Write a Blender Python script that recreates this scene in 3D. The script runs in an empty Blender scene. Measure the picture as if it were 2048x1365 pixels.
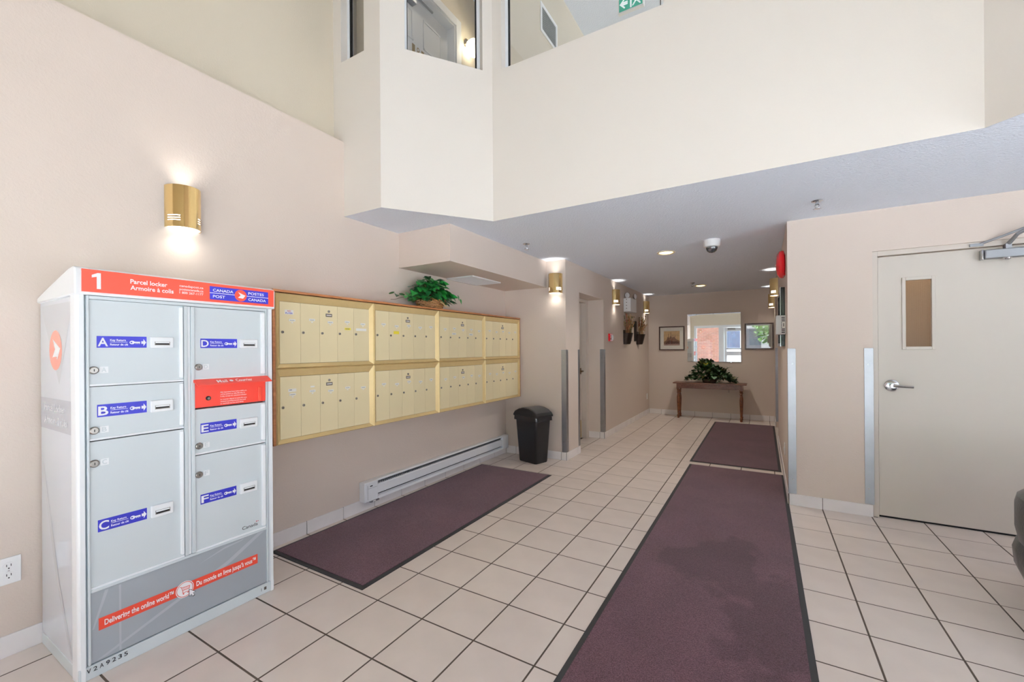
import bpy, math, random
from mathutils import Vector, Matrix
random.seed(7)
S = bpy.context.scene
COL = S.collection
PI = math.pi
def lin(c): return tuple((x/12.92 if x <= .04045 else ((x+.055)/1.055)**2.4) for x in [v/255 for v in c])

# ------------------------------------------------------------------ camera
yaw, pitch, roll, FPX, CY = -0.53323, 0.0004, -0.007237, 849.257, 698.34
w = Vector((math.sin(yaw)*math.cos(pitch), math.cos(yaw)*math.cos(pitch), math.sin(pitch)))
r0 = Vector((math.cos(yaw), -math.sin(yaw), 0)); u0 = r0.cross(w)
r = r0*math.cos(roll)+u0*math.sin(roll); u = -r0*math.sin(roll)+u0*math.cos(roll)
cd = bpy.data.cameras.new('camera'); cam = bpy.data.objects.new('camera', cd); COL.objects.link(cam)
CAMZ = 1.34
cam.matrix_world = Matrix(((r.x, u.x, -w.x, 0), (r.y, u.y, -w.y, 0), (r.z, u.z, -w.z, CAMZ), (0, 0, 0, 1)))
cd.sensor_width = 36; cd.lens = 36*FPX/2048; cd.shift_y = (CY-682.5)/2048; cd.clip_start = .02; cd.clip_end = 200
S.camera = cam
def project(p):
    d = Vector(p)-Vector((0, 0, CAMZ)); k = d.dot(w)
    return None if k < .05 else (1024+FPX*d.dot(r)/k, CY-FPX*d.dot(u)/k)

# ------------------------------------------------------------------ sky, sun, exposure
W = bpy.data.worlds.new('sky'); S.world = W; W.use_nodes = True
nt = W.node_tree; bg = nt.nodes['Background']
sky = nt.nodes.new('ShaderNodeTexSky'); sky.sky_type = 'HOSEK_WILKIE'; sky.turbidity = 5; sky.ground_albedo = .5
sky.sun_direction = (0.03, -0.17, 0.98)
mixn = nt.nodes.new('ShaderNodeMix'); mixn.data_type = 'RGBA'; mixn.inputs[0].default_value = .62
mixn.inputs[7].default_value = (.86, .95, 1.08, 1)
nt.links.new(sky.outputs[0], mixn.inputs[6]); nt.links.new(mixn.outputs[2], bg.inputs[0])
bg.inputs[1].default_value = 4.5
sd = bpy.data.lights.new('sun', 'SUN'); sd.energy = 285; sd.angle = .01; sd.color = (.88, .95, 1)
sun = bpy.data.objects.new('sun', sd); COL.objects.link(sun); sun.rotation_euler = (math.radians(10), 0, math.radians(8)); sun.location = (0, -6, 12)
S.view_settings.view_transform = 'Standard'; S.view_settings.look = 'None'; S.view_settings.gamma = 1
S.view_settings.exposure = -0.28; S.view_settings.use_curve_mapping = False
try:
    c = S.cycles; c.use_denoising = True; c.max_bounces = 14; c.diffuse_bounces = 8; c.glossy_bounces = 6
    c.transparent_max_bounces = 16; c.transmission_bounces = 8; c.sample_clamp_indirect = 6; c.caustics_reflective = False; c.caustics_refractive = False
except Exception: pass
YB = -1.1
def portal(loc, rot, sx, sy):
    d = bpy.data.lights.new('daylight_portal', 'AREA'); d.shape = 'RECTANGLE'; d.size = sx; d.size_y = sy; d.cycles.is_portal = True
    o = bpy.data.objects.new('daylight_portal', d); COL.objects.link(o); o.location = loc; o.rotation_euler = rot
portal((.1, YB-.16, 1.2), (PI/2, 0, 0), 4.8, 2.2)
portal((3.57, 1.0, 1.2), (0, PI/2, 0), 2.2, 3.8)

# ------------------------------------------------------------------ materials
MATS = {}
def mat(name, col, rough=.5, metal=0, bump=None, vary=None, rnd=0, spec=.5, emit=None, coat=0):
    """bump=(scale,strength,distance), vary=(scale,amount,detail): procedural relief and colour variation"""
    if name in MATS: return MATS[name]
    m = bpy.data.materials.new(name); m.use_nodes = True; n = m.node_tree.nodes; L = m.node_tree.links
    b = n['Principled BSDF']; c = (*lin(col), 1)
    b.inputs['Base Color'].default_value = c; b.inputs['Roughness'].default_value = rough
    b.inputs['Metallic'].default_value = metal; b.inputs['Specular IOR Level'].default_value = spec
    if coat: b.inputs['Coat Weight'].default_value = coat; b.inputs['Coat Roughness'].default_value = .08
    tc = n.new('ShaderNodeTexCoord')
    sock = None
    if vary:
        nz = n.new('ShaderNodeTexNoise'); nz.inputs['Scale'].default_value = vary[0]; nz.inputs['Detail'].default_value = vary[2] if len(vary) > 2 else 4
        L.new(tc.outputs['Object'], nz.inputs['Vector'])
        mr = n.new('ShaderNodeMapRange'); mr.inputs[1].default_value = .3; mr.inputs[2].default_value = .7
        mr.inputs[3].default_value = 1-vary[1]; mr.inputs[4].default_value = 1+vary[1]; L.new(nz.outputs['Fac'], mr.inputs[0]); sock = mr.outputs[0]
    if rnd:
        oi = n.new('ShaderNodeObjectInfo'); mr2 = n.new('ShaderNodeMapRange'); mr2.inputs[3].default_value = 1-rnd; mr2.inputs[4].default_value = 1+rnd
        L.new(oi.outputs['Random'], mr2.inputs[0])
        if sock:
            mu = n.new('ShaderNodeMath'); mu.operation = 'MULTIPLY'; L.new(sock, mu.inputs[0]); L.new(mr2.outputs[0], mu.inputs[1]); sock = mu.outputs[0]
        else: sock = mr2.outputs[0]
    if sock:
        vm = n.new('ShaderNodeVectorMath'); vm.operation = 'SCALE'; vm.inputs[0].default_value = c[:3]; L.new(sock, vm.inputs['Scale'])
        L.new(vm.outputs[0], b.inputs['Base Color'])
    if bump:
        nz = n.new('ShaderNodeTexNoise'); nz.inputs['Scale'].default_value = bump[0]; nz.inputs['Detail'].default_value = 3
        L.new(tc.outputs['Object'], nz.inputs['Vector'])
        bp = n.new('ShaderNodeBump'); bp.inputs['Strength'].default_value = bump[1]; bp.inputs['Distance'].default_value = bump[2]
        L.new(nz.outputs['Fac'], bp.inputs['Height']); L.new(bp.outputs[0], b.inputs['Normal'])
    if emit:
        b.inputs['Emission Color'].default_value = (*lin(emit[0]), 1); b.inputs['Emission Strength'].default_value = emit[1]
    MATS[name] = m; return m
def thin_glass(name, col=(255, 255, 255), refl=.08, rough=0, ior=1.5):
    if name in MATS: return MATS[name]
    m = bpy.data.materials.new(name); m.use_nodes = True; n = m.node_tree.nodes; L = m.node_tree.links
    n.remove(n['Principled BSDF']); out = n['Material Output']
    tr = n.new('ShaderNodeBsdfTransparent'); tr.inputs[0].default_value = (*lin(col), 1)
    gl = n.new('ShaderNodeBsdfGlossy'); gl.inputs['Roughness'].default_value = rough
    lw = n.new('ShaderNodeFresnel'); lw.inputs['IOR'].default_value = ior
    ad = n.new('ShaderNodeMath'); ad.operation = 'ADD'; ad.use_clamp = True; ad.inputs[1].default_value = refl
    mx = n.new('ShaderNodeMixShader'); L.new(lw.outputs[0], ad.inputs[0])
    ge = n.new('ShaderNodeNewGeometry'); bf = n.new('ShaderNodeMath'); bf.operation = 'SUBTRACT'; bf.inputs[0].default_value = 1; L.new(ge.outputs['Backfacing'], bf.inputs[1])
    mf = n.new('ShaderNodeMath'); mf.operation = 'MULTIPLY'; L.new(ad.outputs[0], mf.inputs[0]); L.new(bf.outputs[0], mf.inputs[1]); L.new(mf.outputs[0], mx.inputs[0])
    L.new(tr.outputs[0], mx.inputs[1]); L.new(gl.outputs[0], mx.inputs[2]); L.new(mx.outputs[0], out.inputs[0]); MATS[name] = m; return m

WALL = mat('beige_wall_paint', (213, 199, 188), .75, bump=(95, .28, .004), spec=.25)
WALLUP = mat('khaki_upper_wall_paint', (206, 196, 178), .75, bump=(95, .2, .004), spec=.25)
FASC = mat('cream_fascia_paint', (225, 219, 211), .75, bump=(95, .12, .003), spec=.25)
CEIL = mat('white_textured_ceiling', (236, 243, 255), .9, bump=(70, .7, .009), spec=.1)
TILE = mat('cream_ceramic_tile', (224, 212, 204), .22, vary=(5, .035, 5), rnd=.025, bump=(14, .06, .004), spec=.45)
BTILE = mat('pale_base_tile', (232, 227, 226), .3, vary=(6, .03), rnd=.02)
GROUT = mat('brown_grout', (88, 76, 66), .9, bump=(300, .3, .002))
DOORP = mat('greige_door_paint', (206, 198, 188), .45, vary=(1.2, .015), bump=(60, .05, .002))
FRAMEP = mat('greige_frame_paint', (206, 196, 186), .4)
ALU = mat('brushed_aluminium_guard', (176, 178, 184), .42, 1, vary=(9, .06), bump=(180, .08, .001))
ALUD = mat('grey_closer_metal', (158, 160, 164), .4, .85)
CHROME = mat('satin_chrome', (205, 206, 210), .2, 1)
BRASS = mat('polished_brass', (232, 204, 146), .16, 1, vary=(7, .04))
GLOW = mat('lit_white_diffuser', (255, 255, 255), .6, emit=((255, 250, 238), 4))
LENS = mat('lit_downlight_lens', (255, 250, 235), .4, emit=((255, 222, 150), 7))
GLOBE = mat('lit_opal_globe', (255, 255, 250), .3, emit=((255, 246, 220), 8))
WHITEP = mat('white_plastic', (240, 240, 240), .35)
WHITEM = mat('white_enamel', (236, 238, 241), .3)
BLACKP = mat('black_plastic', (22, 23, 27), .3, vary=(30, .1))
DARK = mat('dark_void', (14, 14, 15), .9)
STEELW = mat('window_frame_white', (232, 236, 240), .35)
GLASS = thin_glass('clear_glass')
LOCKG = mat('pale_grey_locker_metal', (216, 224, 227), .35, vary=(3, .012))
LOCKW = mat('white_locker_rail', (245, 248, 250), .28)
LOCKS = mat('glossy_grey_locker_side', (218, 224, 232), .1, coat=.6)
LOCKP = mat('grey_graphic_panel', (168, 175, 182), .16, coat=.3, vary=(.9, .05, 1))
LOCKP2 = mat('grey_graphic_curve', (186, 192, 198), .16, coat=.3)
LSIDE2 = mat('pale_side_curve', (216, 221, 228), .1, coat=.6)
BAND = mat('violet_grey_side_band', (190, 194, 205), .15, coat=.5)
ORANGE = mat('orange_red_print', (212, 66, 44), .4)
ORANGES = mat('faded_orange_print', (238, 140, 118), .2, coat=.5)
REDBOX = mat('orange_red_enamel', (210, 58, 42), .32)
BLUE = mat('royal_blue_print', (34, 36, 160), .4)
WPRINT = mat('white_print', (250, 250, 252), .5)
KPRINT = mat('black_print', (28, 30, 34), .5)
RPRINT = mat('red_print', (200, 40, 60), .5)
GAP = mat('shadow_gap', (70, 74, 78), .8)
STEEL = mat('steel_lock', (148, 142, 136), .28, .9)
BOXF = mat('champagne_aluminium_frame', (212, 186, 132), .36, .3, vary=(20, .03), rnd=.02)
BOXD = mat('champagne_mailbox_door', (234, 219, 178), .42, .1, vary=(3, .02), rnd=.035)
LABEL = mat('white_paper_label', (238, 236, 230), .6)
YEL = mat('yellow_sticker', (240, 220, 60), .6)
GREYPL = mat('engraved_grey_plate', (120, 112, 104), .4, .5)
MARK = mat('faint_ink', (120, 118, 124), .7)
def wood(name, col, dark, rough=.35):
    m = bpy.data.materials.new(name); m.use_nodes = True; n = m.node_tree.nodes; L = m.node_tree.links; b = n['Principled BSDF']
    tc = n.new('ShaderNodeTexCoord'); mp = n.new('ShaderNodeMapping'); mp.inputs['Scale'].default_value = (14, 2, 14)
    nz = n.new('ShaderNodeTexNoise'); nz.inputs['Scale'].default_value = 3; nz.inputs['Detail'].default_value = 6; nz.inputs['Distortion'].default_value = .8
    cr = n.new('ShaderNodeValToRGB'); cr.color_ramp.elements[0].position = .35; cr.color_ramp.elements[1].position = .7
    cr.color_ramp.elements[0].color = (*lin(dark), 1); cr.color_ramp.elements[1].color = (*lin(col), 1)
    L.new(tc.outputs['Object'], mp.inputs[0]); L.new(mp.outputs[0], nz.inputs['Vector']); L.new(nz.outputs['Fac'], cr.inputs[0]); L.new(cr.outputs[0], b.inputs['Base Color'])
    b.inputs['Roughness'].default_value = rough; return m
WOODM = wood('reddish_oak_trim', (176, 118, 74), (146, 90, 52), .4)
WOODT = wood('walnut_brown_wood', (132, 84, 62), (100, 58, 40), .3)
WOODL = wood('polished_turned_wood', (138, 80, 46), (92, 48, 26), .2)
WOODF = wood('dark_frame_wood', (84, 54, 40), (56, 34, 26), .3)
def carpet(name, stain=False):
    m = bpy.data.materials.new(name); m.use_nodes = True; n = m.node_tree.nodes; L = m.node_tree.links; b = n['Principled BSDF']
    b.inputs['Roughness'].default_value = .95; b.inputs['Specular IOR Level'].default_value = .15
    b.inputs['Sheen Weight'].default_value = .25; b.inputs['Sheen Roughness'].default_value = .4
    tc = n.new('ShaderNodeTexCoord')
    f = n.new('ShaderNodeTexNoise'); f.inputs['Scale'].default_value = 260; f.inputs['Detail'].default_value = 2
    g = n.new('ShaderNodeTexNoise'); g.inputs['Scale'].default_value = 2.2; g.inputs['Detail'].default_value = 5
    for k in (f, g): L.new(tc.outputs['Object'], k.inputs['Vector'])
    cr = n.new('ShaderNodeValToRGB'); e = cr.color_ramp.elements; e[0].position = .34; e[1].position = .66
    e[0].color = (*lin((80, 53, 62)), 1); e[1].color = (*lin((120, 88, 99)), 1); L.new(f.outputs['Fac'], cr.inputs[0])
    mr = n.new('ShaderNodeMapRange'); mr.inputs[1].default_value = .3; mr.inputs[2].default_value = .7; mr.inputs[3].default_value = .86; mr.inputs[4].default_value = 1.12
    L.new(g.outputs['Fac'], mr.inputs[0]); fac = mr.outputs[0]
    if stain:   # the damp patch trodden into the pile
        nz = n.new('ShaderNodeTexNoise'); nz.inputs['Scale'].default_value = 5.5; nz.inputs['Detail'].default_value = 5; L.new(tc.outputs['Object'], nz.inputs['Vector'])
        tot = None
        for (x, y, rx, ry) in STAINS:
            mp = n.new('ShaderNodeMapping'); mp.vector_type = 'TEXTURE'; mp.inputs['Location'].default_value = (x, y, 0); mp.inputs['Scale'].default_value = (rx, ry, 1)
            L.new(tc.outputs['Object'], mp.inputs[0]); ln = n.new('ShaderNodeVectorMath'); ln.operation = 'LENGTH'; L.new(mp.outputs[0], ln.inputs[0])
            if tot is None: tot = ln.outputs['Value']
            else:
                mn = n.new('ShaderNodeMath'); mn.operation = 'MINIMUM'; L.new(tot, mn.inputs[0]); L.new(ln.outputs['Value'], mn.inputs[1]); tot = mn.outputs[0]
        ad = n.new('ShaderNodeMath'); ad.operation = 'MULTIPLY_ADD'; ad.inputs[1].default_value = 2.2; L.new(nz.outputs['Fac'], ad.inputs[0]); L.new(tot, ad.inputs[2])
        m2 = n.new('ShaderNodeMapRange'); m2.inputs[1].default_value = 1.92; m2.inputs[2].default_value = 2.2; m2.inputs[3].default_value = .72; m2.inputs[4].default_value = 1; L.new(ad.outputs[0], m2.inputs[0])
        mu = n.new('ShaderNodeMath'); mu.operation = 'MULTIPLY'; L.new(fac, mu.inputs[0]); L.new(m2.outputs[0], mu.inputs[1]); fac = mu.outputs[0]
    vm = n.new('ShaderNodeVectorMath'); vm.operation = 'SCALE'; L.new(cr.outputs[0], vm.inputs[0]); L.new(fac, vm.inputs['Scale']); L.new(vm.outputs[0], b.inputs['Base Color'])
    bp = n.new('ShaderNodeBump'); bp.inputs['Strength'].default_value = .7; bp.inputs['Distance'].default_value = .004; L.new(f.outputs['Fac'], bp.inputs['Height']); L.new(bp.outputs[0], b.inputs['Normal'])
    return m
STAINS = [(-.14, -.16, .17, .16), (.0, -.02, .2, .2), (.1, .06, .14, .26), (.12, -.2, .17, .3), (.32, -.42, .18, .3), (.30, -.72, .21, .34)]
CARPET = carpet('maroon_carpet_pile'); CARPETS = carpet('maroon_carpet_pile_damp', True)
RUBBER = mat('black_rubber_edge', (52, 52, 54), .7)

# ------------------------------------------------------------------ mesh helpers
class MB:
    def __init__(s): s.v = []; s.f = []; s.k = []; s.m = []
    def mi(s, m):
        if m not in s.m: s.m.append(m)
        return s.m.index(m)
    def add(s, vs, fs, m):
        b = len(s.v); s.v += [tuple(x) for x in vs]; i = s.mi(m)
        for f in fs: s.f.append(tuple(b+q for q in f)); s.k.append(i)
        return s
    def box(s, x0, x1, y0, y1, z0, z1, m):
        return s.add([(x0, y0, z0), (x1, y0, z0), (x1, y1, z0), (x0, y1, z0), (x0, y0, z1), (x1, y0, z1), (x1, y1, z1), (x0, y1, z1)],
                     [(3, 2, 1, 0), (4, 5, 6, 7), (0, 1, 5, 4), (1, 2, 6, 5), (2, 3, 7, 6), (3, 0, 4, 7)], m)
    def prism(s, poly, d, m, cap=True):
        """closed polygon (3D points) swept by vector d"""
        n = len(poly); d = Vector(d); a = [Vector(p) for p in poly]
        fs = [(i, (i+1) % n, n+(i+1) % n, n+i) for i in range(n)]
        if cap: fs += [tuple(range(n-1, -1, -1)), tuple(range(n, 2*n))]
        return s.add(a+[p+d for p in a], fs, m)
    def poly(s, pts, m): return s.add(pts, [tuple(range(len(pts)))], m)
    def lathe(s, prof, m, o=(0, 0, 0), seg=20, axis='z', arc=2*PI, a0=0):
        full = abs(arc-2*PI) < 1e-6; ns = seg if full else seg+1; vs = []
        for rr, h in prof:
            for i in range(ns):
                a = a0+arc*i/seg; p = (rr*math.cos(a), rr*math.sin(a), h)
                if axis == 'x': p = (p[2], p[0], p[1])
                if axis == 'y': p = (p[0], p[2], p[1])
                vs.append((p[0]+o[0], p[1]+o[1], p[2]+o[2]))
        fs = []
        for j in range(len(prof)-1):
            for i in range(seg):
                i2 = (i+1) % ns; fs.append((j*ns+i, j*ns+i2, (j+1)*ns+i2, (j+1)*ns+i))
        return s.add(vs, fs, m)
    def tube(s, pts, rad, m, seg=8):
        P = [Vector(p) for p in pts]; vs = []; up = None
        for i, p in enumerate(P):
            t = (P[min(i+1, len(P)-1)]-P[max(i-1, 0)]).normalized()
            if up is None: up = Vector((0, 0, 1)) if abs(t.z) < .9 else Vector((1, 0, 0))
            a = t.cross(up).normalized(); b = a.cross(t); up = b
            R = rad[i] if isinstance(rad, (list, tuple)) else rad
            vs += [p+a*R*math.cos(2*PI*k/seg)+b*R*math.sin(2*PI*k/seg) for k in range(seg)]
        fs = [(j*seg+i, j*seg+(i+1) % seg, (j+1)*seg+(i+1) % seg, (j+1)*seg+i) for j in range(len(P)-1) for i in range(seg)]
        n = len(P); fs += [tuple(range(seg-1, -1, -1)), tuple(range((n-1)*seg, n*seg))]
        return s.add(vs, fs, m)
    def xf(s, M): s.v = [tuple(M @ Vector(p)) for p in s.v]; return s
    def build(s, name, parent=None, loc=None, bevel=0, smooth=True):
        me = bpy.data.meshes.new(name); o0 = Vector(loc) if loc else (ORG.get(parent.name, Vector()) if parent else Vector())
        me.from_pydata([Vector(p)-o0 for p in s.v], [], s.f)
        for m in s.m: me.materials.append(m)
        me.polygons.foreach_set('material_index', s.k); me.validate(); me.update()
        if smooth:
            me.polygons.foreach_set('use_smooth', [True]*len(me.polygons)); me.set_sharp_from_angle(angle=math.radians(32))
        o = bpy.data.objects.new(name, me); COL.objects.link(o)
        if parent: o.parent = parent; ORG[o.name] = ORG.get(parent.name, Vector())
        elif loc: o.location = loc; ORG[o.name] = Vector(loc)
        if bevel:
            b = o.modifiers.new('bevel', 'BEVEL'); b.width = bevel; b.segments = 2; b.limit_method = 'ANGLE'; b.angle_limit = math.radians(40)
        return o
ORG = {}
def tag(o, label=None, cat=None, group=None, kind=None):
    if label: o['label'] = label
    if cat: o['category'] = cat
    if group: o['group'] = group
    if kind: o['kind'] = kind
    return o
def thing(name, label, cat, loc=(0, 0, 0), rz=0, group=None, local=False):
    o = bpy.data.objects.new(name, None); COL.objects.link(o); o.empty_display_size = .1
    o.location = loc; o.rotation_euler = (0, 0, rz); ORG[o.name] = Vector() if local else Vector(loc)
    return tag(o, label, cat, group)
def struct(o): o['kind'] = 'structure'; return o
def sempty(name, loc=(0, 0, 0)):
    o = bpy.data.objects.new(name, None); COL.objects.link(o); o.location = loc; ORG[o.name] = Vector(loc); return struct(o)
def lamp(name, kind, loc, energy, col, parent=None, size=.02, rot=(0, 0, 0), spot=None, blend=.5):
    d = bpy.data.lights.new(name, kind); d.energy = energy; d.color = col
    if kind in ('POINT', 'SPOT'): d.shadow_soft_size = size
    if spot: d.spot_size = spot; d.spot_blend = blend
    o = bpy.data.objects.new(name, d); COL.objects.link(o); o.rotation_euler = rot
    o.location = Vector(loc)-(ORG.get(parent.name, Vector()) if parent else Vector()); o.parent = parent
    return o
def copy_tree(o, parent=None):
    c = o.copy(); COL.objects.link(c); c.parent = parent
    if o.name in ORG: ORG[c.name] = ORG[o.name]
    for ch in list(o.children): copy_tree(ch, c)
    return c
def glyphs(s, bold=0.0):
    cu = bpy.data.curves.new('lettering', 'FONT'); cu.body = s; cu.size = 1; cu.offset = bold; cu.resolution_u = 3
    o = bpy.data.objects.new('lettering', cu); me = o.to_mesh()
    v = [tuple(p.co) for p in me.vertices]; f = [tuple(p.vertices) for p in me.polygons]
    o.to_mesh_clear(); bpy.data.objects.remove(o); bpy.data.curves.remove(cu); return v, f
class Plane:
    """flat print: maps (a,b) in metres on a surface to world; n lifts it"""
    def __init__(s, o, u, v): s.o = Vector(o); s.u = Vector(u); s.v = Vector(v); s.n = s.u.cross(s.v)
    def at(s, a, b, h=0): return s.o+s.u*a+s.v*b+s.n*h
    def text(s, mb, t, a0, b0, a1=None, cap=.02, m=None, h=.0008, bold=.02):
        v, f = glyphs(t, bold); x0 = min(p[0] for p in v); x1 = max(p[0] for p in v); k = cap/.69
        kx = k if a1 is None else (a1-a0)/(x1-x0)
        mb.add([s.at(a0+(p[0]-x0)*kx, b0+p[1]*k, h) for p in v], f, m)
    def rect(s, mb, a0, a1, b0, b1, m, h=.0004, t=0):
        if t: mb.prism([s.at(a0, b0, h), s.at(a1, b0, h), s.at(a1, b1, h), s.at(a0, b1, h)], s.n*t, m)
        else: mb.poly([s.at(a0, b0, h), s.at(a1, b0, h), s.at(a1, b1, h), s.at(a0, b1, h)], m)
    def shape(s, mb, pts, m, h=.0008): mb.poly([s.at(a, b, h) for a, b in pts], m)
    def disc(s, mb, a, b, ra, rb, m, h=.0006, n=28): mb.poly([s.at(a+ra*math.cos(2*PI*i/n), b+rb*math.sin(2*PI*i/n), h) for i in range(n)], m)
    def line(s, mb, p, q, wd, m, h=.0009):
        p = Vector((*p, 0)); q = Vector((*q, 0)); d = (q-p).normalized(); nn = Vector((-d.y, d.x, 0))*wd/2
        s.shape(mb, [(x.x, x.y) for x in (p-nn, q-nn, q+nn, p+nn)], m, h)

# ------------------------------------------------------------------ room shell
XL, XH, YP, YD, XR, YF, ZC, ZU = -2.88, -2.03, 4.71, 4.31, .185, 9.0, 2.412, 5.6
SILL = 3.655
T = .3144; TX0, TY0 = -1.7842, 2.2176
b = MB().box(-3.1, 3.5, YB-.15, 9.3, -.08, -.0016, GROUT)
floor = struct(b.build('floor'))
def tile_mesh(sx, sy, m=TILE, t=.006, c=.0016):
    hx, hy = sx/2, sy/2
    vs = [(-hx, -hy, -t), (hx, -hy, -t), (hx, hy, -t), (-hx, hy, -t), (-hx, -hy, -.0008), (hx, -hy, -.0008), (hx, hy, -.0008), (-hx, hy, -.0008),
          (-hx+c, -hy+c, 0), (hx-c, -hy+c, 0), (hx-c, hy-c, 0), (-hx+c, hy-c, 0)]
    fs = [(8, 9, 10, 11)]+[(a+i, a+(i+1) % 4, a+4+(i+1) % 4, a+4+i) for a in (0, 4) for i in range(4)]
    return vs, fs
gw = .0082
regions = [(-2.88, 3.4, YB, 4.31), (-2.88, XR, 4.31, 4.71), (XH, XR, 4.71, 9.0), (-2.32, XH, 5.15, 6.12), (XR, .62, 7.05, 8.35), (.77, 1.75, 4.31, 4.6)]
cand = []
for i in range(-4, 17):
    for j in range(-12, 22):
        cx0, cx1, cy0, cy1 = TX0+i*T, TX0+(i+1)*T, TY0+j*T, TY0+(j+1)*T
        for (x0, x1, y0, y1) in regions:
            a0, a1, b0, b1 = max(cx0, x0), min(cx1, x1), max(cy0, y0), min(cy1, y1)
            if a1-a0 < .02 or b1-b0 < .02: continue
            l = gw/2 if a0 == cx0 else 0; rr = gw/2 if a1 == cx1 else 0; lo = gw/2 if b0 == cy0 else 0; hi = gw/2 if b1 == cy1 else 0
            a0 += l; a1 -= rr; b0 += lo; b1 -= hi
            pr = [project((x, y, 0)) for x, y in ((a0, b0), (a1, b0), (a1, b1), (a0, b1))]
            area = 0
            if all(pr):
                px = [min(max(p[0], 0), 2048) for p in pr]; py = [min(max(p[1], 0), 1365) for p in pr]
                area = abs(sum(px[q]*py[(q+1) % 4]-px[(q+1) % 4]*py[q] for q in range(4)))/2
                mx, my = (a0+a1)/2, (b0+b1)/2
                if any(X0+.1 < mx < X1-.1 and Y0+.1 < my < Y1-.1 for X0, X1, Y0, Y1 in ((-2.82, -1.93, 1.61, 4.07), (-.73, .18, .9, 5.25), (-.75, .16, 5.37, 8.45), (-2.9, -2.38, .58, 1.37))): area = 0
            cand.append((area, a0, a1, b0, b1))
cand.sort(reverse=True); shared = {}; rest = MB()
for n, (area, a0, a1, b0, b1) in enumerate(cand):
    key = (round(a1-a0, 3), round(b1-b0, 3))
    if n < 298 and area > 0:
        if key not in shared:
            vs, fs = tile_mesh(*key); me = bpy.data.meshes.new('floor_tile'); me.from_pydata(vs, [], fs); me.materials.append(TILE); shared[key] = me
        o = bpy.data.objects.new('floor_tile', shared[key]); COL.objects.link(o); o.parent = floor
        o.location = ((a0+a1)/2, (b0+b1)/2, random.uniform(-.0004, .0004))
    else:
        vs, fs = tile_mesh(*key); rest.add([(p[0]+(a0+a1)/2, p[1]+(b0+b1)/2, p[2]) for p in vs], fs, TILE)
o = rest.build('floor_tile_field', floor, smooth=False); o['kind'] = 'stuff'

def base_run(name, p0, p1, nrm, off=None):
    """row of base tiles along a wall from p0 to p1; nrm points into the room"""
    p0, p1, nrm = Vector((*p0, 0)), Vector((*p1, 0)), Vector((*nrm, 0)); L = (p1-p0).length; d = (p1-p0)/L
    root = sempty(name, p0); cuts = [0.0]
    ax = 0 if abs(d.x) > .5 else 1; g0 = (TX0, TY0)[ax]; s = p0[ax]; sg = 1 if d[ax] > 0 else -1
    ks = sorted(((g0+k*T-s)*sg for k in range(-30, 40)))
    cuts += [k for k in ks if .02 < k < L-.02]+[L]
    for a, bb in zip(cuts, cuts[1:]):
        m = MB(); q0 = p0+d*(a+.002); q1 = p0+d*(bb-.002); t = nrm*.009
        m.prism([q0, q1, q1+t, q0+t], (0, 0, .094), BTILE); m.build('base_tile', root, bevel=.002, smooth=False)
    m = MB(); t = nrm*.004; m.prism([p0, p1, p1+t, p0+t], (0, 0, .093), GROUT); m.build('grout_bed', root, smooth=False)
base_run('baseboard_left', (XL, YB), (XL, YP-.01), (1, 0))
base_run('baseboard_alcove', (XL+.01, YP), (XH, YP), (0, -1))
base_run('baseboard_pillar', (XH, YP-.009), (XH, 5.15), (1, 0))
base_run('baseboard_recess', (-2.27, 6.12), (XH, 6.12), (0, -1))
base_run('baseboard_hall_left', (XH, 6.111), (XH, YF-.01), (1, 0))
base_run('baseboard_far', (XH+.01, YF), (XR-.01, YF), (0, -1))
base_run('baseboard_door_wall', (XR, YD), (.742, YD), (0, -1))
base_run('baseboard_hall_right', (XR, YD+.001), (XR, 7.05), (-1, 0))
base_run('baseboard_hall_right_end', (XR, 8.35), (XR, YF-.01), (-1, 0))

# left wall with its ledge, upper wall set back
m = MB(); m.box(-3.2, XL, YB, YP, 0, 3.01, WALL); struct(m.build('wall_left', smooth=False))
m = MB(); m.box(-3.35, -3.0, YB, 2.5, 3.01, ZU, WALLUP); struct(m.build('wall_left_upper', smooth=False))
m = MB(); m.box(-3.2, XH, YP, 5.15, 0, ZC, WALL); m.box(-2.6, XH, 6.12, YF+.2, 0, ZC, WALL); m.box(-2.6, XH, 5.15, 6.12, 2.065, ZC, WALL); m.box(-2.7, -2.6, 5.15, 6.12, 0, ZC, DARK)
struct(m.build('wall_hall_left', smooth=False))
m = MB(); m.box(XH-.3, XR+.5, YF, YF+.2, 0, ZC, WALL); struct(m.build('wall_far', smooth=False))
m = MB(); m.box(XR, .745, YD, 4.55, 0, ZC, WALL); m.box(1.76, 3.5, YD, 4.55, 0, ZC, WALL); m.box(.745, 1.76, YD, 4.55, 2.085, ZC, WALL)
m.box(.6, 1.9, 4.9, 4.95, 0, ZC, WALL); struct(m.build('wall_right_door', smooth=False))
m = MB(); m.box(XR, .745, 4.55, 7.05, 0, ZC, WALL); m.box(XR, .745, 8.35, YF, 0, ZC, WALL); m.box(XR, .745, 7.05, 8.35, 2.065, ZC, WALL); m.box(.62, .745, 7.05, 8.35, 0, 2.065, DOORP)
struct(m.build('wall_hall_right', smooth=False))
m = MB(); m.box(3.4, 3.55, YB, -.9, 0, ZU, WALL); m.box(3.4, 3.55, 2.9, YD, 0, ZU, WALL); m.box(3.4, 3.55, -.9, 2.9, 2.3, ZU, WALL); m.box(3.4, 3.55, -.9, 2.9, 0, .1, WALL); struct(m.build('wall_right', smooth=False))

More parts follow.
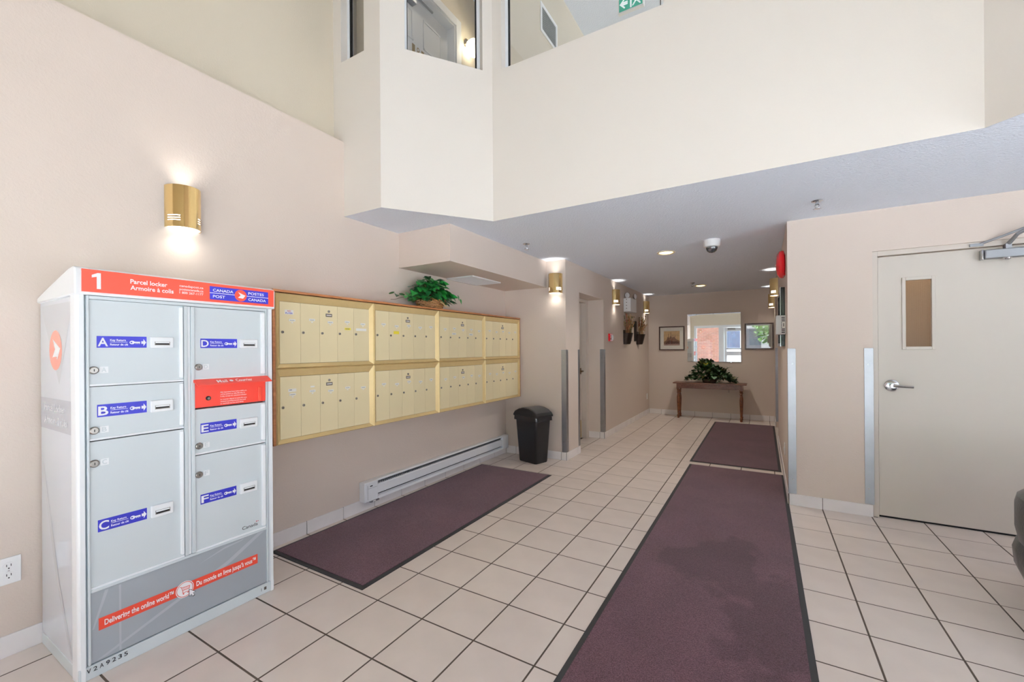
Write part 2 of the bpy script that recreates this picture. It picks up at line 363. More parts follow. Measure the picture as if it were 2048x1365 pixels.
# low ceiling under the mezzanine, following the bay
A0, A1, A2, A3, A4 = (-3.0, 2.25), (-2.461, 2.25), (-1.935, 2.985), (.948, 2.985), (1.62, 2.30)
path = [A0, A1, A2, A3, A4, (3.4, 2.30)]
m = MB(); pl = [(*p, ZC) for p in path]+[(3.4, YF+.1, ZC), (-3.0, YF+.1, ZC)]
nn = len(pl); vs = pl+[(p[0], p[1], ZC+.03) for p in pl]
m.add(vs, [tuple(range(nn-1, -1, -1)), tuple(range(nn, 2*nn))], CEIL)
m.add(vs, [(i, (i+1) % nn, nn+(i+1) % nn, nn+i) for i in range(nn)], FASC)
struct(m.build('ceiling', smooth=False))
m = MB(); m.box(-2.9, -2.28, 2.84, YP, 2.094, ZC, WALL); struct(m.build('trim_1', smooth=False))
m = MB(); m.prism([(-3.4, 2.4, 2.45), (-2.5, 2.4, 2.45), (-1.95, 3.1, 2.45), (.95, 3.1, 2.45), (1.65, 2.45, 2.45), (3.4, 2.45, 2.45), (3.4, 8, 2.45), (-3.4, 8, 2.45)], (0, 0, .27), WALLUP)
struct(m.build('floor_mezzanine', smooth=False))

# cream fascia with the interior windows above it
def fascia(mb, p, q, opening, th=.12):
    p, q = Vector((*p, 0)), Vector((*q, 0)); L = (q-p).length; d = (q-p)/L; n = Vector((-d.y, d.x, 0))
    def seg(s0, s1, z0, z1):
        a, c = p+d*s0, p+d*s1; mb.prism([a+Vector((0, 0, z0)), c+Vector((0, 0, z0)), c+n*th+Vector((0, 0, z0)), a+n*th+Vector((0, 0, z0))], (0, 0, z1-z0), FASC)
    z0 = ZC+.03
    if not opening: seg(0, L, z0, ZU); return
    s0, s1 = opening
    seg(0, L, z0, SILL); seg(0, s0, SILL, ZU); seg(s1, L, SILL, ZU); seg(s0, s1, 5.0, ZU)
m = MB()
wins = [(A0, A1, (.094, .364)), (A1, A2, (.183, .818)), (A2, A3, (.092, 1.375))]
for p, q, op in wins: fascia(m, p, q, op)
fascia(m, A3, A4, None); fascia(m, A4, (3.4, 2.30), None)
struct(m.build('wall_fascia', smooth=False))
for k, (p, q, (s0, s1)) in enumerate(wins):
    p, q = Vector((*p, 0)), Vector((*q, 0)); d = (q-p).normalized(); n = Vector((-d.y, d.x, 0))
    root = sempty('window_%d' % (k+1), p+d*s0+Vector((0, 0, SILL)))
    def bar(mb, a, c, z0, z1, h0, h1, mm):
        P, Q = p+d*a, p+d*c; mb.prism([P+n*h0+Vector((0, 0, z0)), Q+n*h0+Vector((0, 0, z0)), Q+n*h1+Vector((0, 0, z0)), P+n*h1+Vector((0, 0, z0))], (0, 0, z1-z0), mm)
    f = MB(); fw = .028
    bar(f, s0, s0+fw, SILL, 5, .06, .1, STEELW); bar(f, s1-fw, s1, SILL, 5, .06, .1, STEELW); bar(f, s0+fw, s1-fw, 5-fw, 5, .06, .1, STEELW)
    f.build('window_frame', root, bevel=.002)
    f = MB(); bar(f, s0+fw, s0+fw+.006, SILL, 5-fw, .064, .09, DARK); bar(f, s1-fw-.006, s1-fw, SILL, 5-fw, .064, .09, DARK); f.build('gasket', root)
    f = MB(); bar(f, s0+fw+.002, s1-fw-.002, SILL, 5-fw, .076, .082, GLASS); f.build('pane', root, smooth=False)

# upper corridor behind the interior windows
m = MB(); m.box(-2.96, -2.8, 2.45, 2.66, 2.72, 5.3, WALLUP); m.box(-2.96, -2.8, 3.62, 8, 2.72, 5.3, WALLUP); m.box(-2.96, -2.8, 2.66, 3.62, 4.81, 5.3, WALLUP)
m.box(-3.4, -2.8, 2.5, 2.56, 2.72, 5.3, WALLUP); struct(m.build('wall_corridor_left', smooth=False))
m = MB(); m.box(-2.06, -1.92, 3.14, 8, 2.72, 5.3, WALLUP); struct(m.build('wall_corridor_right', smooth=False))
m = MB(); m.box(-3.4, 3.4, 8, 8.1, 2.72, 5.3, WALLUP); struct(m.build('wall_corridor_end', smooth=False))
m = MB(); m.prism([(-3.4, 2.38, 5.3), (-2.5, 2.38, 5.3), (-1.97, 3.11, 5.3), (.97, 3.11, 5.3), (1.65, 2.43, 5.3), (3.4, 2.43, 5.3), (3.4, 8.1, 5.3), (-3.4, 8.1, 5.3)], (0, 0, .1), CEIL); struct(m.build('ceiling_corridor', smooth=False))
m = MB(); m.box(-3.4, 3.55, YB-.15, 3.1, ZU, ZU+.1, CEIL); struct(m.build('ceiling_atrium', smooth=False))

# entrance wall behind the camera (seen in the mirror): storefront below, high window above
m = MB(); y0, y1 = YB-.15, YB
for x0, x1, z0, z1 in ((-3.2, -2.75, 0, ZU), (2.5, 3.55, 0, ZU), (-2.75, 2.5, 2.25, ZU), (-2.75, -1.72, 0, .1), (-.6, 2.5, 0, .1)): m.box(x0, x1, y0, y1, z0, z1, WALLUP)
struct(m.build('wall_entrance', smooth=False))
def glazing(name, x0, x1, z0, z1, mull=(), rails=(), fw=.06):
    root = sempty(name, (x0, YB-.08, z0)); f = MB()
    for a, c in [(x0, x0+fw), (x1-fw, x1)]+[(q-fw/2, q+fw/2) for q in mull]: f.box(a, c, YB-.11, YB-.04, z0, z1, STEELW)
    for a, c in [(z0, z0+fw), (z1-fw, z1)]+[(q-fw/2, q+fw/2) for q in rails]: f.box(x0+fw, x1-fw, YB-.105, YB-.045, a, c, STEELW)
    f.build('window_frame', root, smooth=False)
    xs = [x0+fw]+[v for q in mull for v in (q-fw/2, q+fw/2)]+[x1-fw]
    for a, c in zip(xs[::2], xs[1::2]):
        g = MB(); g.box(a-.01, c+.01, YB-.078, YB-.072, z0+fw, z1-fw, GLASS); g.build('pane', root, smooth=False)
    return root
glazing('window_4', -2.75, -1.72, .1, 2.25, fw=.1)
glazing('window_5', -.6, 2.5, .1, 2.25, mull=(.45, 1.48))
rw = sempty('window_7', (3.47, -.9, .1)); f = MB()  # unseen side window, added and sized to let in more daylight
for a, c in ((-.9, -.84), (.07, .13), (1.07, 1.13), (2.07, 2.13), (2.84, 2.9)): f.box(3.44, 3.51, a, c, .1, 2.3, STEELW)
for a, c in ((.1, .16), (2.24, 2.3)): f.box(3.445, 3.505, -.84, 2.84, a, c, STEELW)
f.build('window_frame', rw, smooth=False)
for a, c in ((-.84, .07), (.13, 1.07), (1.13, 2.07), (2.13, 2.84)):
    f = MB(); f.box(3.472, 3.478, a, c, .16, 2.24, GLASS); f.build('pane', rw, smooth=False)
dr = sempty('door_3', (-1.72, YB-.08, 0)); f = MB()
for a, c in ((-1.72, -1.62), (-.7, -.6)): f.box(a, c, YB-.12, YB-.02, 0, 2.25, STEELW)
f.box(-1.62, -.7, YB-.12, YB-.02, 2.15, 2.25, STEELW); f.build('door_frame', dr, smooth=False)
f = MB()
for a, c in ((-1.615, -1.525), (-.795, -.705)): f.box(a, c, YB-.1, YB-.05, .02, 2.14, STEELW)
for a, c in ((.02, .3), (1.02, 1.18), (2.0, 2.14)): f.box(-1.525, -.795, YB-.1, YB-.05, a, c, STEELW)
f.build('door_leaf', dr, smooth=False)
f = MB(); f.box(-1.53, -.79, YB-.078, YB-.072, .29, 2.01, GLASS); f.build('pane', dr, smooth=False)
f = MB(); f.box(-1.54, -.78, YB-.02, YB+.02, 1.27, 1.31, CHROME)
for x in (-1.49, -.84): f.box(x-.02, x+.02, YB-.05, YB-.02, 1.25, 1.33, ALUD)
f.build('push_bar', dr, bevel=.004)
f = MB(); f.box(-1.49, -1.22, YB-.05, YB+.01, 2.05, 2.12, ALUD); f.build('door_closer', dr, bevel=.004)

# outside the entrance
CONC = mat('pale_concrete', (234, 235, 236), .85, vary=(3, .08)); m = MB(); m.box(-30, 40, -70, YB-.15, -.12, -.02, CONC); m.box(3.55, 24, YB-.15, 14, -.12, -.02, CONC); struct(m.build('ground_outside', smooth=False))
def brickmat():
    m = bpy.data.materials.new('red_brick'); m.use_nodes = True; n = m.node_tree.nodes; L = m.node_tree.links; b = n['Principled BSDF']
    tc = n.new('ShaderNodeTexCoord'); mp = n.new('ShaderNodeMapping'); mp.inputs['Rotation'].default_value = (PI/2, 0, 0); br = n.new('ShaderNodeTexBrick')
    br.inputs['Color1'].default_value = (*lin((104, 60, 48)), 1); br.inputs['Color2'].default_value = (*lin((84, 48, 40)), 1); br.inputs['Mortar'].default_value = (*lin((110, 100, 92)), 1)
    br.inputs['Scale'].default_value = 1; br.inputs['Brick Width'].default_value = .21; br.inputs['Row Height'].default_value = .075; br.inputs['Mortar Size'].default_value = .008
    L.new(tc.outputs['Object'], mp.inputs[0]); L.new(mp.outputs[0], br.inputs[0]); L.new(br.outputs[0], b.inputs['Base Color']); b.inputs['Roughness'].default_value = .9
    bp = n.new('ShaderNodeBump'); bp.inputs['Distance'].default_value = .01; L.new(br.outputs['Fac'], bp.inputs['Height']); bp.invert = True; L.new(bp.outputs[0], b.inputs['Normal']); return m
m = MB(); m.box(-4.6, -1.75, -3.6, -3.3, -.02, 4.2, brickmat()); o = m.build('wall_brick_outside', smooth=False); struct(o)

# ------------------------------------------------------------------ doors
d1 = sempty('door_1', (.75, YD, 0))
f = MB(); f.box(.745, .779, YD+.012, 4.5, 0, 2.085, FRAMEP); f.box(1.726, 1.76, YD+.012, 4.5, 0, 2.085, FRAMEP); f.box(.779, 1.726, YD+.012, 4.5, 2.047, 2.085, FRAMEP)
f.build('door_frame', d1, bevel=.002)
yl = 4.345; f = MB()
for x0, x1, z0, z1 in ((.784, .94, .014, 2.04), (1.10, 1.721, .014, 2.04), (.94, 1.10, .014, 1.33), (.94, 1.10, 1.85, 2.04)): f.box(x0, x1, yl, yl+.045, z0, z1, DOORP)
leaf = f.build('door_leaf', d1, smooth=False)
f = MB()
for x0, x1, z0, z1 in ((.925, .947, 1.315, 1.868), (1.093, 1.115, 1.315, 1.868), (.947, 1.093, 1.315, 1.337), (.947, 1.093, 1.845, 1.868)): f.box(x0, x1, yl-.008, yl+.02, z0, z1, DOORP)
f.build('window_bead', leaf, bevel=.002)
f = MB(); f.box(.945, 1.095, yl+.018, yl+.024, 1.33, 1.85, thin_glass('wired_glass', (226, 218, 206), 0, .12, 1.25)); f.build('pane', leaf, smooth=False)
f = MB(); wm = mat('wire_mesh_in_glass', (206, 200, 190), .5)
for i in range(12): x = .951+i*.0125; f.box(x-.0005, x+.0005, yl+.0245, yl+.0255, 1.337, 1.845, wm)
for i in range(41): z = 1.343+i*.0125; f.box(.947, 1.093, yl+.0245, yl+.0255, z-.0005, z+.0005, wm)
f.build('wire_mesh', leaf, smooth=False)
f = MB(); f.lathe([(0, -.012), (.032, -.012), (.044, -.006), (.046, 0)], CHROME, (.862, yl-.001, 1.035), 28, 'y'); f.lathe([(0, -.052), (.017, -.052), (.017, -.01)], CHROME, (.862, yl-.001, 1.035), 18, 'y')
f.tube([(.862, yl-.05, 1.037), (.90, yl-.052, 1.034), (.94, yl-.05, 1.031), (.978, yl-.05, 1.029)], [.014, .012, .0105, .010], CHROME, 10); f.build('lever_handle', leaf)
f = MB(); f.box(1.36, 1.72, yl-.055, yl, 1.955, 2.018, ALUD); f.box(1.345, 1.36, yl-.045, yl, 1.95, 2.022, CHROME)
f.lathe([(0, -.02), (.014, -.018), (.02, -.008), (.022, 0)], CHROME, (1.475, yl-.03, 1.957), 16); c1 = f.build('door_closer', d1, bevel=.006)
f = MB(); f.box(1.462, 1.492, yl-.05, yl-.015, 2.018, 2.05, ALUD); f.tube([(1.477, yl-.035, 2.045), (1.50, yl-.10, 2.10), (1.58, yl-.13, 2.155)], [.013, .011, .011], ALUD, 8)
f.tube([(1.60, yl-.13, 2.165), (1.45, yl-.07, 2.105), (1.325, yl-.02, 2.06)], .008, ALUD, 8); f.lathe([(0, 0), (.018, 0), (.018, .022), (0, .024)], CHROME, (1.59, yl-.13, 2.15), 14)
f.box(1.29, 1.36, yl-.035, YD+.012, 2.052, 2.072, ALUD); f.build('closer_arm', c1)
f = MB(); f.box(.78, 1.725, yl+.004, yl+.12, .0, .005, DARK); f.build('door_gap_shade', d1, smooth=False)  # shade of the gap under the leaf, painted as a dark strip

d2 = sempty('door_2', (-2.33, 5.6, 0)); f = MB()
f.box(-2.40, -2.27, 6.02, 6.12, 0, 2.065, FRAMEP); f.box(-2.40, -2.27, 5.15, 5.2, 0, 2.065, FRAMEP); f.box(-2.40, -2.27, 5.2, 6.02, 2.02, 2.065, FRAMEP); f.build('door_frame', d2, bevel=.003)
f = MB()
for ya, yb, za, zb in ((5.203, 5.62, .01, 2.015), (5.77, 6.017, .01, 2.015), (5.62, 5.77, .01, 1.33), (5.62, 5.77, 1.85, 2.015)): f.box(-2.39, -2.345, ya, yb, za, zb, DOORP)
leaf = f.build('door_leaf', d2, smooth=False)
f = MB()
for ya, yb, za, zb in ((5.6, 5.62, 1.31, 1.87), (5.77, 5.79, 1.31, 1.87), (5.62, 5.77, 1.31, 1.33), (5.62, 5.77, 1.85, 1.87)): f.box(-2.4, -2.335, ya, yb, za, zb, DOORP)
f.build('window_bead', leaf, bevel=.002)
f = MB(); f.box(-2.37, -2.365, 5.615, 5.775, 1.325, 1.855, GLASS); f.build('pane', leaf, smooth=False)
f = MB(); bz = mat('bronze_lever', (120, 98, 70), .3, .9); f.box(-2.346, -2.335, 5.92, 5.99, .96, 1.05, bz); f.tube([(-2.34, 5.955, 1.005), (-2.29, 5.955, 1.005), (-2.285, 5.93, 1.005), (-2.285, 5.86, 1.003)], .010, bz, 8); f.build('lever_handle', leaf)
f = MB(); f.box(-2.345, -2.341, 5.24, 5.99, .02, .27, BRASS); f.build('kick_plate', leaf, smooth=False)

d4 = sempty('door_4', (-2.8, 3.14, 2.72)); CP = mat('white_door_paint', (226, 228, 230), .4); f = MB()
for y0, y1, z0, z1 in ((2.69, 3.59, 2.73, 4.77),): f.box(-2.93, -2.9, y0, y1, z0, z1, CP)
leaf = f.build('door_leaf', d4, smooth=False)
f = MB()
for (ya, yb) in ((2.79, 3.07), (3.21, 3.49)):
    for za, zb in ((2.9, 3.55), (3.7, 4.2), (4.34, 4.64)):
        for (p0, p1, q0, q1) in ((ya, yb, za, za+.022), (ya, yb, zb-.022, zb), (ya, ya+.022, za, zb), (yb-.022, yb, za, zb)): f.box(-2.9, -2.893, p0, p1, q0, q1, CP)
f.build('panel_moulding', leaf, bevel=.003)
f = MB(); Pn = Plane((-2.9, 3.05, 4.27), (0, 1, 0), (0, 0, 1))
for i, chd in enumerate('181'): Pn.text(f, chd, i*.065, -.045+0, i*.065+.04, .085, mat('brass_numeral', (150, 126, 70), .4, .6), .004, 0)
f.build('door_numeral', leaf, smooth=False)
f = MB(); f.lathe([(0, .012), (.012, .010), (.014, 0)], BRASS, (-2.9, 3.14, 4.16), 12, 'x'); f.build('door_viewer', leaf)
f = MB(); f.box(-2.96, -2.8, 3.59, 3.62, 2.72, 4.81, CP); f.box(-2.96, -2.8, 2.66, 2.69, 2.72, 4.81, CP); f.box(-2.96, -2.8, 2.69, 3.59, 4.775, 4.81, CP)
f.box(-2.8, -2.785, 3.605, 3.69, 2.72, 4.88, CP); f.box(-2.8, -2.785, 2.59, 2.675, 2.72, 4.88, CP); f.box(-2.8, -2.785, 2.675, 3.605, 4.795, 4.88, CP); f.build('door_casing', d4, bevel=.004)
f = MB(); f.box(-2.9, -2.84, 2.75, 3.06, 4.66, 4.73, ALUD); f.box(-2.86, -2.84, 2.95, 3.3, 4.735, 4.75, ALUD); f.build('door_closer', d4, bevel=.004)

# ------------------------------------------------------------------ parcel locker
FX = -2.37; LY0, LY1 = .578, 1.374
LK = thing('parcel_locker', 'tall grey and white bilingual parcel locker with orange header standing on the tiles', 'parcel locker', (-2.62, .976, 0))
def rcorner(x0, x1, y0, y1, rd, n=5):
    pts = [(x0, y0)]
    pts += [(x1-rd+rd*math.sin(a), y0+rd-rd*math.cos(a)) for a in [PI/2*i/n for i in range(n+1)]]
    pts += [(x1-rd+rd*math.cos(a), y1-rd+rd*math.sin(a)) for a in [PI/2*i/n for i in range(n+1)]]
    return pts+[(x0, y1)]
m = MB(); m.prism([(x, y, .05) for x, y in rcorner(-2.868, FX-.03, LY0+.004, LY1-.004, .004)], (0, 0, 1.52), LOCKS); m.build('cabinet_body', LK)
for nm, yy0, yy1 in (('a', LY0, LY0+.03), ('b', LY1-.03, LY1)):
    m = MB(); m.prism([(x, y, .0) for x, y in (rcorner(-2.44, FX, yy0, yy1, .022))], (0, 0, 1.575), LOCKW); m.build('corner_post', LK)
m = MB(); m.box(-2.868, FX-.004, LY0+.002, LY1-.002, 0, .055, LOCKG); m.build('plinth', LK, bevel=.003)
prof = [(-2.874, 1.566), (-2.362, 1.574), (-2.36, 1.668), (-2.368, 1.683), (-2.385, 1.688), (-2.44, 1.682), (-2.54, 1.662), (-2.68, 1.632), (-2.8, 1.606), (-2.874, 1.588)]
m = MB(); m.prism([(x, LY0-.006, z) for x, z in prof], (0, LY1-LY0+.012, 0), LOCKW); m.build('top_cap', LK, bevel=.005)
m = MB(); PF = Plane((FX, 0, 0), (0, 1, 0), (0, 0, 1))
# frame rails (proud ribs)
for y0, y1, z0, z1 in ((.608, .616, .06, 1.572), (.946, .961, .366, 1.556), (.975, .99, .366, 1.556), (1.33, 1.338, .06, 1.572), (.616, 1.33, 1.558, 1.572), (.616, 1.33, .352, .364)): PF.rect(m, y0, y1, z0, z1, LOCKG, -.03, .032)
PF.rect(m, .6165, 1.3295, .365, 1.557, GAP, -.028)
PF.rect(m, .962, .974, .366, 1.556, LOCKW, -.027, .023)
m.build('face_frame', LK, bevel=.002)
m = MB(); PH = Plane((-2.361, 0, 0), (0, 1, 0), (0, 0, 1)); PH.rect(m, .592, 1.372, 1.586, 1.678, ORANGE, 0, .002); PH.o.x += .002
PH.shape(m, [(.637, 1.600), (.650, 1.600), (.650, 1.666), (.640, 1.666), (.622, 1.656), (.622, 1.645), (.637, 1.650)], WPRINT, .001)
PH.text(m, 'Parcel locker', .745, 1.637, .878, .0185, WPRINT, .001, .02); PH.text(m, 'Armoire à colis', .745, 1.610, .902, .0185, WPRINT, .001, .02)
for t, z in (('canadapost.ca', 1.645), ('postescanada.ca', 1.629), ('1 800 267-1177', 1.613)): PH.text(m, t, .925, z, 1.024, .0105, WPRINT, .001, .01)
PH.rect(m, 1.052, 1.341, 1.598, 1.664, BLUE, .0006)
PH.text(m, 'CANADA', 1.066, 1.639, 1.161, .0135, WPRINT, .001, .015); PH.text(m, 'POST', 1.066, 1.608, 1.122, .0135, WPRINT, .001, .015)
PH.text(m, 'POSTES', 1.235, 1.640, 1.317, .0135, WPRINT, .001, .015); PH.text(m, 'CANADA', 1.235, 1.608, 1.328, .0135, WPRINT, .001, .015)
PH.rect(m, 1.052, 1.341, 1.6298, 1.6328, WPRINT, .0009); PH.disc(m, 1.197, 1.631, .030, .030, ORANGE, .0012)
WING = ([(-.45, .58), (.82, .06), (.3, .0), (-.06, .02)], [(-.06, .02), (.3, .0), (.82, .06), (.38, -.52), (-.48, -.42)])
for wg in WING: PH.shape(m, [(1.197+.029*a, 1.631+.029*c) for a, c in wg], WPRINT, .0016)
m.build('header_sign', LK, smooth=False)

def sticker(P, letter, a0, a1, z0, z1):
    m = MB(); wd = a1-a0; P.rect(m, a0, a1, z0, z1, BLUE, .0005); hh = z1-z0
    P.text(m, letter, a0+.02*wd, z0+.14*hh, a0+.215*wd, .70*hh, WPRINT, .001, .02)
    P.text(m, 'Key Return', a0+.255*wd, z0+.58*hh, a0+.565*wd, .17*hh, WPRINT, .001, .02); P.text(m, 'Retour de clé', a0+.255*wd, z0+.20*hh, a0+.61*wd, .17*hh, WPRINT, .001, .02)
    P.rect(m, a0+.255*wd, a0+.60*wd, z0+.475*hh, z0+.505*hh, WPRINT, .001)
    kx, kz = a0+.695*wd, z0+.47*hh; n = 14; R, q = .055*wd, .16*hh   # key outline: ring, shank, bits
    for i in range(n):
        a, c = 2*PI*i/n, 2*PI*(i+1)/n
        P.shape(m, [(kx+R*math.cos(a), kz+q*math.sin(a)), (kx+R*math.cos(c), kz+q*math.sin(c)), (kx+.4*R*math.cos(c)-.3*R, kz+.4*q*math.sin(c)), (kx+.4*R*math.cos(a)-.3*R, kz+.4*q*math.sin(a))], WPRINT)
    P.rect(m, kx+.9*R, kx+.165*wd, kz-.05*hh, kz+.07*hh, WPRINT, .001)
    for g in (.07, .105, .14): P.rect(m, kx+g*wd, kx+(g+.018)*wd, kz-.13*hh, kz-.04*hh, WPRINT, .001)
    ax = a0+.885*wd; P.shape(m, [(ax, kz-.12*hh), (ax+.05*wd, kz-.12*hh), (ax+.05*wd, kz+.12*hh), (ax, kz+.12*hh)], WPRINT); P.shape(m, [(ax+.045*wd, kz-.32*hh), (ax+.105*wd, kz), (ax+.045*wd, kz+.32*hh)], WPRINT)
    return m
def locker_door(letter, y0, y1, z0, z1, st, slot, lock, label=None):
    m = MB(); PF.rect(m, y0, y1, z0, z1, LOCKG, -.026, .020); PF.rect(m, y0, y1, z0-.005, z0+.004, LOCKW, -.02, .018)
    d = m.build('locker_door', LK, bevel=.0015)
    m = MB(); gw0 = .016 if y0 < .9 else .022; m.prism([PF.at(y1-gw0-.001, z0+.012, -.007), PF.at(y1-.002, z0+.012, -.007), PF.at(y1-.004, z0+.012, .006), PF.at(y1-gw0+.003, z0+.012, .004)], (0, 0, z1-z0-.02), LOCKW); m.build('door_grip', d, bevel=.002)
    P2 = Plane((FX-.006, 0, 0), (0, 1, 0), (0, 0, 1))
    a0, a1, za, zb = st; sticker(P2, letter, a0, a1, za, zb).build('key_return_sticker', d, smooth=False)
    a0, a1, za, zb = slot; m = MB(); P2.rect(m, a0, a1, za, zb, LOCKW, 0, .014); k = m.build('key_slot', d, bevel=.003)
    m = MB(); wd, hh = a1-a0, zb-za; P2.rect(m, a0+.17*wd, a0+.84*wd, za+.24*hh, za+.58*hh, STEEL, .0142); P2.rect(m, a0+.2*wd, a0+.8*wd, za+.3*hh, za+.44*hh, DARK, .0146); P2.rect(m, a0+.2*wd, a0+.8*wd, za+.44*hh, za+.56*hh, LOCKW, .0144, .003)
    m.build('key_opening', d, smooth=False)
    ly, lz = lock; m = MB(); o = P2.at(ly, lz, 0)
    m.lathe([(.0155, 0), (.0155, .006), (.012, .009), (.0, .009)], STEEL, o, 22, 'x'); m.lathe([(.0165, 0), (.0165, .003), (.0155, .004)], CHROME, o, 22, 'x'); P2.rect(m, ly-.0015, ly+.0015, lz-.005, lz+.005, DARK, .0095); m.build('cam_lock', d)
    m = MB(); P2.rect(m, ly+.018, ly+.046, lz-.013, lz+.014, LOCKW, 0, .0016); P2.text(m, letter, ly+.0245, lz-.008, ly+.040, .018, LOCKG, .0018, .02); m.build('letter_tag', d, smooth=False)
locker_door('A', .617, .945, 1.204, 1.557, (.640, .806, 1.358, 1.407), (.816, .902, 1.357, 1.406), (.630, 1.265))
locker_door('B', .617, .945, .980, 1.196, (.640, .805, 1.069, 1.121), (.816, .900, 1.066, 1.119), (.630, 1.016))
locker_door('C', .617, .945, .368, .970, (.640, .803, .592, .642), (.815, .898, .591, .645), (.630, .880))
locker_door('D', .991, 1.329, 1.203, 1.556, (1.017, 1.186, 1.356, 1.403), (1.196, 1.285, 1.355, 1.402), (1.008, 1.263))
locker_door('E', .991, 1.329, .840, 1.056, (1.015, 1.181, .935, .985), (1.194, 1.283, .932, .981), (1.008, .877))
locker_door('F', .991, 1.329, .368, .830, (1.013, 1.178, .588, .636), (1.193, 1.278, .586, .640), (1.007, .737))
m = MB(); PF.rect(m, .989, 1.329, 1.064, 1.198, REDBOX, -.026, .026); PF.rect(m, 1.287, 1.304, 1.068, 1.145, ORANGE, -.002, .008); ms = m.build('mail_slot', LK, bevel=.003)
m = MB(); m.prism([(FX-.005, .983, 1.2), (FX+.0, .983, 1.203), (FX+.048, .983, 1.176), (FX+.048, .983, 1.172), (FX+.0, .983, 1.19)], (0, .357, 0), REDBOX); fl = m.build('slot_flap', ms, bevel=.0015)
PT = Plane((FX+.001, 0, 1.2032), (0, 1, 0), Vector((-.048, 0, .027)).normalized()); PT.o = Vector((FX+.048, 0, 1.176)); m = MB()
PT.text(m, 'Mail', 1.075, .014, 1.122, .024, WPRINT, .0012, .01); PT.text(m, 'Courrier', 1.163, .014, 1.244, .024, WPRINT, .0012, .012); PT.disc(m, 1.142, .026, .009, .009, WPRINT, .0012)
m.build('flap_lettering', ms, smooth=False)
m = MB()
for i, t in enumerate(('Mail deposited here before 8:00 a.m.', 'will be picked up daily Monday to', 'Friday except for statutory holidays.')): PF.text(m, t, 1.102, 1.1285-i*.0105, 1.102+(.128, .118, .127)[i], .0062, WPRINT, .001, .01)
for i, t in enumerate(('Le courrier déposé ici avant 8 h sera', 'ramassé quotidiennement du lundi', 'au vendredi sauf les jours fériés.')): PF.text(m, t, 1.102, 1.092-i*.0105, 1.102+(.127, .122, .112)[i], .0062, WPRINT, .001, .01)
m.build('slot_lettering', ms, smooth=False)
m = MB(); o = PF.at(1.047, 1.107); m.lathe([(.011, 0), (.011, .004), (.007, .006), (0, .005)], DARK, o, 18, 'x'); m.lathe([(.006, .006), (.006, .008), (0, .008)], STEEL, o, 14, 'x'); m.build('cam_lock', ms)
m = MB(); PG = Plane((FX-.004, 0, 0), (0, 1, 0), (0, 0, 1)); PG.rect(m, .616, 1.33, .062, .35, LOCKP, -.02, .02)
for q_, pts in enumerate((((.66, .068), (1.15, .25), (1.32, .348), (1.285, .348), (1.13, .262), (.635, .068)), ((1.0, .3), (1.12, .33), (1.2, .338), (1.215, .346), (1.12, .339)), ((.705, .065), (.712, .065), (.712, .345), (.705, .345)), ((.62, .2), (.66, .345), (.672, .345), (.626, .2)))): PG.shape(m, pts, LOCKP2, .0004+.0002*q_)
pn = m.build('lower_panel', LK, smooth=False)
m = MB(); PG.rect(m, .64, 1.282, .186, .236, ORANGE, .0012)
PG.text(m, 'Delivering the online world™', .658, .2, .90, .0225, WPRINT, .0018, .02); PG.text(m, 'Du monde en ligne jusqu’à vous™', .992, .2, 1.272, .0225, WPRINT, .0018, .02)
PG.disc(m, .944, .209, .037, .038, WPRINT, .0020); n = 28
for i in range(n):
    a, c = 2*PI*i/n, 2*PI*(i+1)/n; PG.shape(m, [(.944+.034*math.cos(a), .209+.035*math.sin(a)), (.944+.034*math.cos(c), .209+.035*math.sin(c)), (.944+.0315*math.cos(c), .209+.0325*math.sin(c)), (.944+.0315*math.cos(a), .209+.0325*math.sin(a))], ORANGE, .0024)
for p, q in (((.923, .226), (.930, .224)), ((.930, .224), (.936, .200)), ((.931, .221), (.964, .219)), ((.936, .207), (.961, .206)), ((.934, .195), (.960, .195)), ((.936, .2), (.934, .195)), ((.964, .219), (.961, .206))): PG.line(m, p, q, .0022, ORANGE, .0026)
for i in range(5): PG.line(m, (.938+i*.0055, .2205), (.940+i*.005, .207), .0014, ORANGE, .0026)
for x in (.938, .957): PG.disc(m, x, .190, .003, .003, ORANGE, .0026)
cur = [(.962, .2), (.962, .168), (.970, .175), (.976, .162), (.982, .165), (.976, .178), (.986, .178)]
PG.shape(m, [((a-.970)*1.25+.970, (c-.181)*1.2+.181) for a, c in cur], KPRINT, .0028); PG.shape(m, cur, WPRINT, .0034); m.build('slogan_banner', pn, smooth=False)
m = MB(); PP = Plane((FX-.003, 0, 0), (0, 1, 0), (0, 0, 1))
for i, chd in enumerate('V2A9235'): PP.text(m, chd, .603+i*.0195, .030, .603+i*.0195+.0125, .017, KPRINT, .0012, .01)
m.build('serial_lettering', LK, smooth=False)
m = MB(); PP.rect(m, 1.30, 1.302, .022, .038, KPRINT, .001); m.build('seam_mark', LK, smooth=False); m = MB(); PP.rect(m, 1.315, 1.328, .022, .038, GREYPL, .001); m.build('maker_plate', LK, smooth=False)
m = MB(); P2 = Plane((FX-.006, 0, 0), (0, 1, 0), (0, 0, 1)); P2.text(m, 'Canada', 1.205, .392, 1.285, .0165, KPRINT, .0008, .005); P2.rect(m, 1.276, 1.282, .412, .4165, RPRINT, .0008); P2.rect(m, 1.2855, 1.289, .412, .4165, RPRINT, .0008); m.build('wordmark', LK, smooth=False)
